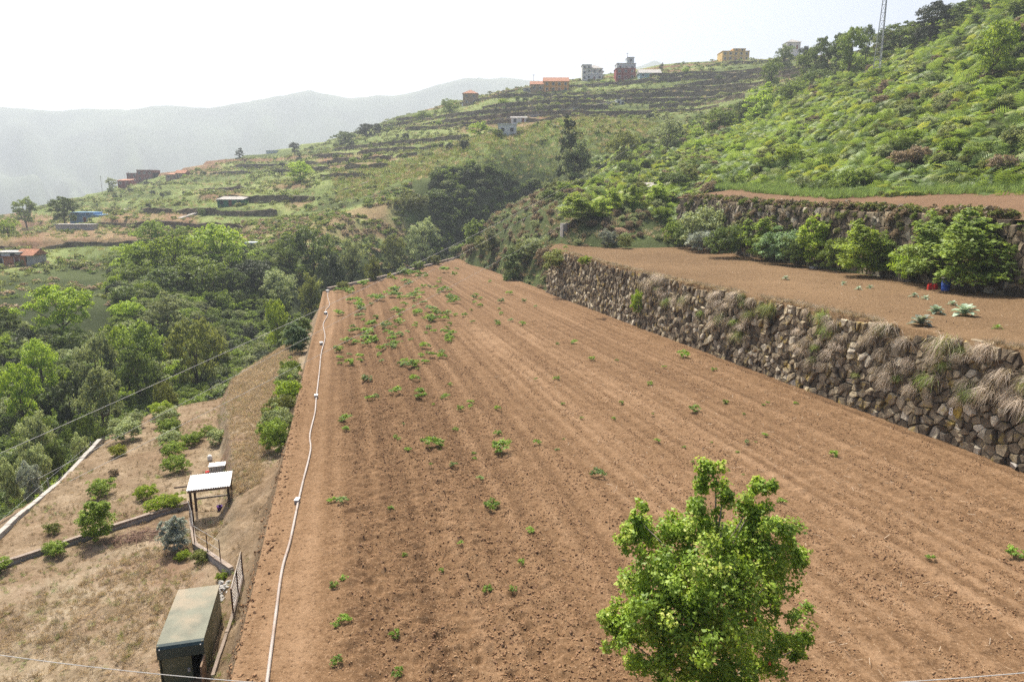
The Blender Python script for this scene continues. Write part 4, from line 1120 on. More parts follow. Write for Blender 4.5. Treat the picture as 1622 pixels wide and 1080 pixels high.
building('house', 'low house with terracotta roof right of the dark red-brown house', 278, 284, 418, 30, 9, 8, 'p_tan', [(-.5, .1, 0, .75, 'shed'), (0, .5, 0, 1.0, 'gable')])
building('house', 'bright blue bungalow with white-framed windows beside a dark tree', 135, 353, 252, 47, 13, 7, 'p_blue', [(-.5, .5, 0, .85, 'flat'), (-.45, .3, .85, 1.15, 'flat')], roofmat='p_blue')
building('outbuilding', 'pale rendered platform wall below the blue bungalow', 118, 365, 246, 58, 9, 3, 'p_grey', [(-.5, .5, 0, .9, 'flat')], rows=0, cols=0, cat='outbuilding', roofmat='p_grey')
building('house', 'old farmhouse with terracotta roof at the left edge of the photo', 22, 421, 158, 56, 17, 6, 'p_terra', [(-.6, .35, 0, .8, 'shed'), (.1, .55, 0, .95, 'gable', 'p_grey'), (-.6, .2, .8, 1.15, 'flat', 'p_white')])
building('shed', 'dark green shed with pale flat roof on the lower far terraces', 365, 327, 238, 40, 11, 6, 'p_green', [(-.5, .5, 0, .9, 'shed')], cat='shed', roofmat='concrete', frame='p_green')
building('greenhouse', 'small pale greenhouse on the skyline of the left ridge', 433, 243, 425, 22, 4, 6, 'p_pale', [(-.5, .5, 0, .9, 'flat')], rows=0, cols=0, cat='greenhouse', roofmat='p_white')
building('cistern', 'small white cistern among trees across the ravine', 396, 391, 172, 14, 5, 3, 'p_white', [(-.5, .5, 0, 1, 'flat')], rows=0, cols=0, cat='cistern', roofmat='p_pale')
building('hut', 'little pale hut behind the lime bushes above the terrace', 1034, 306, 136, 15, 9, 2.5, 'p_grey', [(-.5, .5, 0, .9, 'shed')], door=False, cat='hut', roofmat='concrete')

# ------------------------------------------------------------------ tracks, poles, mast
def drape(name, label, pix, width, mat, cat='track', zf=ground, lift=.12):
    P = [cast(a, b, zf, 60) for a, b in pix]; P = [p for p in P if p is not None]
    pts = []
    for a, b in zip(P[:-1], P[1:]):
        n = max(2, int(np.hypot(*(b - a)[:2]) / 2))
        for k in range(n): pts.append(a + (b - a) * k / n)
    pts.append(P[-1]); V = []
    for i, p in enumerate(pts):
        d = pts[min(i + 1, len(pts) - 1)] - pts[max(i - 1, 0)]; nv = np.array([d[1], -d[0]]) / (np.hypot(d[0], d[1]) + 1e-9) * width / 2
        zc = p[2] + lift
        for sg in (-1, 1):
            for dz in (0, -2.5): V.append((p[0] + nv[0] * sg, p[1] + nv[1] * sg, zc + dz))
    Fc = []
    for i in range(len(pts) - 1):
        a, b = i * 4, (i + 1) * 4; Fc += [(a, a + 2, b + 2, b), (a, b, b + 1, a + 1), (a + 2, a + 3, b + 3, b + 2)]
    o = link(name, new_mesh(name, V, Fc), mat); return tag(o, kind='structure')
drape('track', '', [(532, 304), (556, 297), (580, 289)], 3.5, M['concrete'])
drape('track', '', [(632, 284), (660, 268), (688, 256)], 3.0, M['soil_path'])
drape('track', '', [(156, 356), (180, 345), (205, 331), (240, 326)], 3.5, M['concrete'])
drape('track', '', [(284, 346), (312, 337)], 3.0, M['concrete'])
drape('track', '', [(784, 193), (850, 184), (910, 174), (972, 164)], 3.0, M['concrete'], lift=.9)
M['metal'] = plain('galvanised_metal', lin(.42, .42, .42), 0.55, 0.2, 3, 0, .4, .4)
M['wood'] = plain('weathered_wood', lin(.2, .14, .095), 0.9, 0.35, 6, .01)
def pole(px, ybase, ytop, d, label, name='pole', r=.11, mat='wood', cross=True, cat='pole'):
    b = at(px, ybase, d); t = at(px, ytop, d); h = t[2] - b[2]
    e = empty(name, tuple(b)); tag(e, label, cat)
    MB().tube([(0, 0, -1.5), (0, 0, h)], [r, r * .7], 8).build('shaft', M[mat], e)
    if cross: MB().box(-.9, .9, -.06, .06, h - .5, h - .38).build('crossarm', M[mat], e)
pole(845, 140, 118, 404, 'thin utility pole standing left of the orange ridge house')
pole(993, 112, 84, 425, 'tall antenna mast above the pale house on the ridge', 'antenna', .16, 'metal', True, 'antenna')
pole(162, 303, 279, 405, 'wooden utility pole left of the dark red-brown house')
pole(205, 290, 272, 440, 'slim pole on the skyline behind the dark red-brown house', cross=False)
pole(1018, 128, 112, 418, 'slim pole between the red house and pale blue house', cross=False)
# lattice mast on the right hillside
b = at(1390, 112, 172); e = empty('lattice_mast', tuple(b), .4); tag(e, 'slender steel lattice mast rising from the right hillside', 'mast')
Hm = 24.0; leg = lambda i, f: (math.cos(2.094 * i) * (1.0 - .72 * f), math.sin(2.094 * i) * (1.0 - .72 * f), Hm * f - 1)
for i in range(3): MB().tube([leg(i, f) for f in np.linspace(0, 1, 9)], .09, 6).build('leg', M['metal'], e)
br = MB()
for k in range(14):
    f0, f1 = k / 14, (k + 1) / 14
    for i in range(3):
        br.tube([leg(i, f0), leg((i + 1) % 3, f1)], .035, 4); br.tube([leg(i, f1), leg((i + 1) % 3, f1)], .035, 4)
br.build('bracing', M['metal'], e)
MB().box(-1.0, 1.0, -.06, .06, Hm - 2.2, Hm - 2.0).box(-.7, .7, -.06, .06, Hm - 3.6, Hm - 3.45).build('crossarm', M['metal'], e)

# ------------------------------------------------------------------ overhead cables
def cable(label, a, b, sag, r=.022):
    P = [np.array(a) * (1 - f) + np.array(b) * f - np.array([0, 0, sag * 4 * f * (1 - f)]) for f in np.linspace(0, 1, 40)]
    o = MB().tube([tuple(p - P[0]) for p in P], r, 5).build('cable', M['cable'], None, loc=tuple(P[0])); tag(o, label, 'cable', None)
M['cable'] = plain('cable_sheath', lin(.45, .44, .41), .6, .1)
cable('overhead cable crossing the ravine from lower left to the hill', at(-250, 828, 24), at(1010, 226, 150), 1.6, .014)
cable('thin cable over the orchard and the far corner of the field', at(60, 758, 32), at(960, 268, 160), .8, .011)
cable('lowest thin cable skimming the left side of the field', at(110, 762, 30), at(1000, 290, 150), .9, .011)
cable('pale wire running across the bottom edge of the photo', at(-60, 1028, 13), at(1700, 1058, 10.5), .78, .009)

# ------------------------------------------------------------------ water pipe along the field
M['pvc'] = plain('grey_plastic_pipe', lin(.34, .30, .27), .6, .2, 2, 0, .3, dirt=lin(.24, .17, .125))
pp = [(418, 1130), (424, 1078), (436, 985), (447, 905), (460, 858), (472, 800), (480, 765), (492, 715), (491, 690), (499, 655), (501, 632), (506, 590), (509, 560), (515, 535), (512, 515), (519, 500), (516, 492), (522, 484), (519, 470), (520, 462)]
PP = [cast(a, b, zf_field) for a, b in pp]; mid = []
for i in range(len(PP) - 1):
    n = 6
    for k in range(n):
        f = k / n; p0, p1, p2, p3 = PP[max(i - 1, 0)], PP[i], PP[i + 1], PP[min(i + 2, len(PP) - 1)]
        mid.append(tuple(.5 * ((2 * p1) + (-p0 + p2) * f + (2 * p0 - 5 * p1 + 4 * p2 - p3) * f * f + (-p0 + 3 * p1 - 3 * p2 + p3) * f ** 3) + np.array([0, 0, .07])))
mid.append(tuple(PP[-1] + np.array([0, 0, .07])))
o = MB().tube(mid, .046, 8).build('water_pipe', M['pvc'], smooth=True); tag(o, 'long pale plastic water pipe winding along the left edge of the field', 'pipe')
for i, (a, b, lab) in enumerate([(472, 796, 'nearest'), (502, 630, 'second nearest'), (510, 546, 'middle'), (517, 498, 'fourth nearest'), (520, 463, 'farthest')]):
    p = cast(a - 1, b, zf_field); e = empty('valve_box', tuple(p), .2 * i); tag(e, 'whitish valve block beside the water pipe, %s of five' % lab, 'valve', 'valve blocks along the pipe')
    k = .6 + .13 * i
    MB().box(-.13 * k, .13 * k, -.24 * k, .24 * k, -.05, .26 * k).build('block', M['concrete'], e)
    MB().box(-.15 * k, .15 * k, -.26 * k, .26 * k, .26 * k, .30 * k).build('lid', M['white'], e)

# ------------------------------------------------------------------ orchard edges, pen and green box
RZ = math.atan2(-UX, UY)
def stp(s, t, dz=0.0):
    x, y = xy(s, t); return np.array([x, y, float(zleft(x, y)) + dz])
def low_wall(name, label, P, w, h, mat, seg=.9, under=.5):
    """low wall of separate coping blocks on a rough body"""
    P = [np.array(p) for p in P]; e = empty(name, tuple(P[0])); tag(e, label, 'wall', None, 'thing'); rg = np.random.default_rng(len(name) + int(P[0][1] * 7) % 97)
    V, Fc = [], []; n = 0
    for a, b in zip(P[:-1], P[1:]):
        d = b - a; Ln = np.hypot(d[0], d[1]); m = max(1, int(Ln / seg)); ang = math.atan2(d[1], d[0])
        for k in range(m):
            c = a + d * (k + .5) / m - P[0]; l = Ln / m
            bm_ = MB().box(-l / 2 + .006, l / 2 - .006, -w / 2, w / 2, h * .72, h)
            o = bm_.build('coping_block', M[mat], e, loc=tuple(c + np.array([0, 0, rg.uniform(-.02, .02)])), rot=(rg.uniform(-.02, .02), -math.atan2(d[2], Ln), ang + rg.uniform(-.02, .02)))
        body = MB(); px_, py_ = -d[1] / Ln * w * .44, d[0] / Ln * w * .44
        a0, b0 = a - P[0], b - P[0]
        body.add([(a0[0] - px_, a0[1] - py_, a0[2] - under), (b0[0] - px_, b0[1] - py_, b0[2] - under), (b0[0] + px_, b0[1] + py_, b0[2] - under), (a0[0] + px_, a0[1] + py_, a0[2] - under),
                  (a0[0] - px_, a0[1] - py_, a0[2] + h * .71), (b0[0] - px_, b0[1] - py_, b0[2] + h * .71), (b0[0] + px_, b0[1] + py_, b0[2] + h * .71), (a0[0] + px_, a0[1] + py_, a0[2] + h * .71)],
                 [(0, 3, 2, 1), (4, 5, 6, 7), (0, 1, 5, 4), (1, 2, 6, 5), (2, 3, 7, 6), (3, 0, 4, 7)])
        body.build('wall_body', M['concrete'], e)
    return e
M['pale_conc'] = plain('limewashed_concrete', lin(.36, .335, .3), .9, .25, 2, .01, dirt=lin(.22, .18, .135))
M['dark_conc'] = plain('old_concrete', lin(.27, .22, .18), .95, .3, 2, .01, dirt=lin(.16, .12, .09))
low_wall('low_wall', 'low white-topped boundary wall running along the ravine side of the orchard', [stp(s, -16.35 + .1 * math.sin(s * .7), .02) for s in (16, 24, 30, 36, 42, 48, 54, 56.5)], .26, .35, 'pale_conc')
low_wall('low_wall', 'low rubble edging along the far oblique end of the ploughed field', [np.array([*xy(s, t), K * s + .02]) for s, t in ((109.2, -2.6), (119.5, 2.8), (130.6, 8.4), (146.5, 15.2), (162, 21.8), (177, 28.2))], .5, .42, 'dark_conc', 1.6)
K1, K2 = cast(-60, 922, zleft), cast(300, 803, zleft)
low_wall('low_wall', 'thin concrete kerb wall dividing the orchard from the dry meadow', [K1, K1 * .5 + K2 * .5 + [0, 0, .03], K2], .2, .34, 'dark_conc')
for k, (a, b) in enumerate([(55, 762), (66, 752), (28, 806)]):
    p = cast(a, b, zleft); s, t = st(p[0], p[1])
    o = MB().box(-.45, .45, -.28, .28, -.6, .12).build('slab', M['pale_conc'], None, loc=tuple(stp(s, -16.95, .75)), rot=(.1, .05, RZ + .3)); tag(o, ['flat pale slab on the outer side of the white-topped wall, middle one', 'flat pale slab outside the white-topped wall, farthest one', 'flat pale slab outside the white-topped wall, nearest one'][k], 'slab', 'slabs outside the boundary wall')
# boundary fence beyond the wall: posts and wires
e = empty('wire_fence', tuple(stp(30, -17.3))); tag(e, 'sagging wire fence on thin posts outside the white-topped wall', 'fence'); o0 = stp(30, -17.3)
tops = []
for s in (18, 26, 34, 42, 49, 56):
    p = stp(s, -17.2) - o0; MB().tube([tuple(p + [0, 0, -.3]), tuple(p + [0, 0, 1.7])], .025, 5).build('post', M['metal'], e); tops.append(p)
for hh in (.6, 1.1, 1.6):
    MB().tube([tuple(p + [0, 0, hh]) for p in tops], .008, 4).build('wire', M['metal'], e)

# shelter with white sheet roof
FL = cast(306, 826, zleft); SW, sang, SD, SH = 1.68, RZ + .06, 1.22, 1.66
FR = FL + np.array([math.cos(sang) * SW, math.sin(sang) * SW, 0])
gz = float(FL[2])
e = empty('shelter', (FL[0], FL[1], gz), sang); tag(e, 'small open shelter with bright white sheet roof on wooden posts', 'shelter')
M['sheet'] = plain('white_roof_sheet', lin(.8, .8, .78), .45, .06, 2, 0, .4)
M['dark_wood'] = plain('dark_wood', lin(.085, .06, .045), .9, .35, 8, .01)
for i, (x, y) in enumerate(((0, 0), (SW, 0), (0, SD), (SW, SD))):
    h = SH + (.12 if y else 0)
    MB().box(x - .05, x + .05, y - .05, y + .05, -.4, h).build('post', M['dark_wood'], e)
rf = MB(); nn = 36
for i in range(nn + 1):
    x = -.12 + (SW + .24) * i / nn; zc = .018 * math.cos(i * math.pi)
    for y, z in ((-.15, SH), (SD + .15, SH + .14)):
        rf.v += [(x, y, z + zc), (x, y, z + zc + .025)]
for i in range(nn):
    a, b = i * 4, i * 4 + 4
    rf.f += [(a + 1, b + 1, b + 3, a + 3), (a, a + 2, b + 2, b), (a, b, b + 1, a + 1), (a + 2, a + 3, b + 3, b + 2)]
rf.f += [(0, 1, 3, 2), (nn * 4, nn * 4 + 2, nn * 4 + 3, nn * 4 + 1)]
rf.build('roof_sheet', M['sheet'], e)
MB().box(-.75, SW * .3, .5, .57, SH - .07, SH - .012).build('roof_beam', M['dark_wood'], e)
MB().box(-.1, SW + .1, -.09, -.055, SH - .14, SH - .03).build('front_rail', M['wood'], e)
MB().box(0, SW, SD + .06, SD + .1, .55, .64).build('rear_rail', M['pale_conc'], e)
MB().box(SW - .02, SW + .02, .06, SD - .06, SH - .2, SH - .12).build('side_rail', M['white'], e)
def local_to(e0, x, y, z): c, s = math.cos(sang), math.sin(sang); return (FL[0] + c * x - s * y, FL[1] + s * x + c * y, gz + z)
M['purple'] = plain('purple_plastic', lin(.10, .03, .2), .5, .1); M['blue'] = plain('blue_plastic', lin(.02, .085, .42), .42, .15, 3, 0, .4, dirt=lin(.06, .12, .35)); M['red'] = plain('red_plastic', lin(.62, .03, .02), .45, .12, 3, 0, .4)
def bucket(name, label, mat, loc, r, h, cat='bucket'):
    e = empty(name, loc, random.random()); tag(e, label, cat)
    MB().lathe([(r * .78, 0), (r * .8, .01), (r, h), (r * 1.06, h), (r * 1.06, h - .03), (r * 1.0, h - .035), (r * .93, h - .01), (r * .74, .03)], 16).build('body', M[mat], e, True)
    MB().tube([(r * math.cos(a), 0, h + r * .55 * math.sin(a)) for a in np.linspace(.0, math.pi, 10)], .008, 5).build('handle', M['metal'], e)
bucket('bucket', 'small purple bucket under the white-roofed shelter', 'purple', local_to(e, SW * .66, SD * .75, 0), .14, .24)
bucket('bucket', 'blue bucket under the white-roofed shelter by the post', 'blue', local_to(e, SW * .86, SD * .85, 0), .15, .26)
def sack(name, label, mat, loc, w, d, h, seed, rz=0, cat='sack'):
    import bmesh
    bm = bmesh.new(); bmesh.ops.create_icosphere(bm, subdivisions=3, radius=1); rg = np.random.default_rng(seed)
    for v in bm.verts:
        c = v.co; sx = abs(c.x) ** .7 * np.sign(c.x); sy = abs(c.y) ** .7 * np.sign(c.y); sz_ = abs(c.z) ** .75 * np.sign(c.z)
        k = 1 + .14 * (float(vnoise(c.x * 2.3 + seed, c.z * 2.3 + c.y, seed)) - .5)
        v.co = Vector((sx * w / 2 * k * (1 - .12 * c.z), sy * d / 2 * k, (sz_ + 1) * h / 2))
    me = bpy.data.meshes.new(name); bm.to_mesh(me); bm.free(); me.polygons.foreach_set('use_smooth', np.ones(len(me.polygons), bool))
    o = link(name, me, M[mat], None, loc, (0, 0, rz)); return tag(o, label, cat)
sack('sack', 'pale sack leaning beside the buckets under the shelter', 'white', local_to(e, SW * .95, SD * .55, 0), .3, .22, .34, 4)
# slatted crate stack behind the shelter
p = cast(346, 752, zleft); e = empty('crate_stack', tuple(p), sang); tag(e, 'grey slatted crates with white top stacked behind the shelter', 'crates')
for i in range(6): MB().box(-.42 + i * .14, -.32 + i * .14, -.28, -.25, 0, .62).build('slat', M['metal'], e)
MB().box(-.41, .4, -.25, .28, 0, .6).build('body', M['p_grey'], e)
for i in range(3): MB().box(-.44 + i * .3, -.17 + i * .3, -.3, .3, .62, .66).build('top_board', M['white'], e)
sack('sack', 'small white sack behind the crates near the shelter', 'white', tuple(cast(333, 730, zleft)), .28, .25, .4, 9)
bucket('bucket', 'small red bucket next to the grey crates', 'red', tuple(cast(329, 752, zleft)), .12, .22)
def rock_pile(name, label, mat, loc, n, rx, ry, rz_, size, seed, cat):
    rg = np.random.default_rng(seed); mb = MB()
    for i in range(n):
        c = np.array([rg.normal() * rx * .5, rg.normal() * ry * .5, 0]); c[2] = rz_ * max(0, 1 - (c[0] / rx) ** 2 - (c[1] / ry) ** 2) * rg.random(); k = rg.uniform(*size)
        me = CL[i % 4]; R = Matrix.Rotation(rg.uniform(0, 6), 3, 'Z') @ Matrix.Rotation(rg.normal() * .4, 3, 'X')
        mb.add([tuple(np.array(R @ v.co) * k * np.array([1.2, 1, .6]) + c) for v in me.vertices], [tuple(p.vertices) for p in me.polygons])
    o = mb.build(name, M[mat], None, loc=tuple(loc)); return tag(o, label, cat)
# stepped kerb and fence of the pen
Q1, Q2 = cast(309, 868, zleft), cast(368, 908, zleft)
low_wall('low_wall', 'short kerb wall at the foot of the pen below the shelter', [FL + [-.05, -.1, 0], Q1, Q2], .18, .26, 'dark_conc')
e = empty('pen_fence', tuple(FL)); tag(e, 'rusty post and mesh fence of the pen in front of the shelter', 'fence')
M['rust'] = plain('rusty_steel', lin(.13, .075, .05), .8, .4, 8)
fp = [FL + [-.08, -.12, 0], Q1 * .5 + FL * .5, Q1, Q1 * .62 + Q2 * .38, Q1 * .28 + Q2 * .72]
for k, q in enumerate(fp):
    MB().tube([tuple(q - FL + [0, 0, -.2]), tuple(q - FL + [.02, 0, 1.15])], .022, 6).build('post', M['rust'], e)
for hh in (.3, .7, 1.1): MB().tube([tuple(q - FL + [0, 0, hh]) for q in fp], .006, 4).build('wire', M['metal'], e)
ms = MB()
for a, b in zip(fp[:2], fp[1:3]):
    for k in range(10):
        q = a + (b - a) * k / 10 - FL; ms.tube([tuple(q), tuple(q + [0, 0, 1.1])], .004, 3)
ms.build('mesh_panel', M['metal'], e)
# mesh gate and fence running to the green box
g0, g1, g2 = cast(385, 914, zleft), cast(370, 975, zleft), cast(337, 1074, zleft)
e = empty('mesh_fence', tuple(g0)); tag(e, 'leaning mesh fence panel with pale top rail beside the green box', 'fence')
GH = 1.05
for q in (g0, g0 * .5 + g1 * .5, g1): MB().box(-.025, .025, -.025, .025, -.3, GH).build('post', M['rust'], e, loc=tuple(q - g0), rot=(0, 0, RZ))
MB().tube([tuple(g0 - g0 + [0, 0, GH]), tuple(g1 - g0 + [0, 0, GH - .03])], .02, 6).build('top_rail', M['bark_pale'], e)
MB().tube([tuple([0, 0, .1]), tuple(g1 - g0 + [0, 0, .1])], .022, 6).build('bottom_rail', M['rust'], e)
ms = MB(); n = 18
for k in range(n + 1):
    q = (g1 - g0) * k / n; ms.tube([tuple(q + [0, 0, .1]), tuple(q + [0, 0, GH])], .005, 3)
for hh in np.linspace(.2, GH, 8): ms.tube([(0, 0, hh), tuple(g1 - g0 + [0, 0, hh])], .005, 3)
ms.build('mesh_panel', M['metal'], e)
low_wall('low_wall', 'narrow kerb wall under the mesh fence along the green box', [g0, g1, g2], .1, .14, 'dark_conc')
rock_pile('rubble_heap', 'heap of grey slate rubble between the fence and the green box', 'p_grey', cast(352, 940, zleft), 90, .5, .8, .4, (.05, .16), 31, 'rubble')

# green box-bodied store
BT = cast(350, 1024, zleft)
def box_store():
    s0, s1, t0, t1 = 20.1, 23.1, -6.05, -4.78; p = stp(s0, -5.4); Hh = 1.42
    ox, oy = xy(s0, t0); z0 = float(zleft(*xy(s0, -5.4)))
    e = empty('store_box', (ox, oy, z0), RZ); tag(e, 'weathered olive green box-shaped store with dark teal front edge', 'storage box')
    Wd, Ln = t1 - t0, s1 - s0
    M['olive'] = plain('faded_olive_paint', lin(.115, .12, .07), .6, .2, 1.4, 0, .35, dirt=lin(.3, .28, .22))
    M['olive_top'] = plain('dusty_roof_sheet', lin(.15, .155, .115), .7, .25, 1.6, 0, .3, dirt=lin(.24, .2, .14))
    M['teal'] = plain('shaded_teal_front', lin(.018, .042, .042), .42, .25, 2, 0, .5)  # the front face's shade is put into this dark teal colour
    MB().box(0, .03, 0, Ln, -.6, Hh).box(Wd - .03, Wd, 0, Ln, -.6, Hh).box(.03, Wd - .03, Ln - .03, Ln, -.6, Hh).build('side_panel', M['olive'], e)
    rp = MB(); pr = [(-.02, Hh - .42), (-.03, Hh - .1), (.02, Hh - .02), (.1, Hh + .02), (Ln + .02, Hh + .05)]
    top = MB(); prt = [(.1, Hh + .02), (.9, Hh + .035), (Ln + .02, Hh + .06)]
    for prr, mb in ((pr[:4], rp), (prt, top)):
        for (y, z) in prr: mb.v += [(-.03, y, z), (Wd + .03, y, z)]
        for i in range(len(prr) - 1): mb.f.append((2 * i, 2 * i + 1, 2 * i + 3, 2 * i + 2))
        n = len(mb.v)
        for (y, z) in prr: mb.v += [(-.03, y + .03, z - .04), (Wd + .03, y + .03, z - .04)]
        for i in range(len(prr) - 1): mb.f.append((n + 2 * i, n + 2 * i + 2, n + 2 * i + 3, n + 2 * i + 1)); mb.f += [(2 * i, 2 * i + 2, n + 2 * i + 2, n + 2 * i), (2 * i + 1, n + 2 * i + 1, n + 2 * i + 3, 2 * i + 3)]
    rp.build('front_fascia', M['teal'], e); top.build('roof', M['olive_top'], e)
    d = MB().box(.05, Wd * .7, .06, .1, -.5, Hh - .46).build('door', M['olive'], e)
    MB().box(Wd * .6, Wd * .66, .02, .06, .4, .52).build('door_handle', M['metal'], d)
    for x in (.06, Wd - .06): MB().tube([(x, -.05, Hh - .1), (x, -.02, Hh - .1)], .02, 8).build('rivet', M['metal'], e)
    MB().box(Wd - .02, Wd + .03, -.55, .02, -.8, Hh - .5).build('side_board', M['wood'], e)
box_store()
# ------------------------------------------------------------------ trees and shrubs, one by one
HT = {'round': 6.6, 'broad': 5.6, 'tall': 9.2}; WD = {'round': 6.2, 'broad': 8.0, 'tall': 4.6}
_used = {}
def tree_px(px, ytop, wpx, d, kind, mat, label, group=None, zmax=2.3, bark='bark'):
    top = at(px, ytop, d); sc = wpx * d / F / WD[kind]; g = float(ground(top[0], top[1]))
    if st(top[0], top[1])[1] > -34 and st(top[0], top[1])[1] < -3 and st(top[0], top[1])[0] < 108: g = float(zleft(top[0], top[1]))
    sz = np.clip((top[2] - g) / HT[kind], sc * .8, sc * zmax); base = top[2] - HT[kind] * sz
    if base > g + .3: base = g; 
    k = _used[kind] = _used.get(kind, 0) + 1
    return plant_tree(kind + str(k % 2), (top[0], top[1], base), sc, mat, label, group, kind + '_tree' if kind != 'round' else 'tree', bark=bark, sz=float(sz))
RAV = 'trees of the ravine wood'
CW = {'bright': 'bright green', 'mid': 'mid green', 'dark': 'dark green', 'vdark': 'very dark green', 'grey': 'grey-green', 'olive': 'olive green', 'lime': 'lime green', 'silver': 'silvery', 'yellow': 'yellowish green', 'blue': 'bluish green', 'brown': 'brownish'}
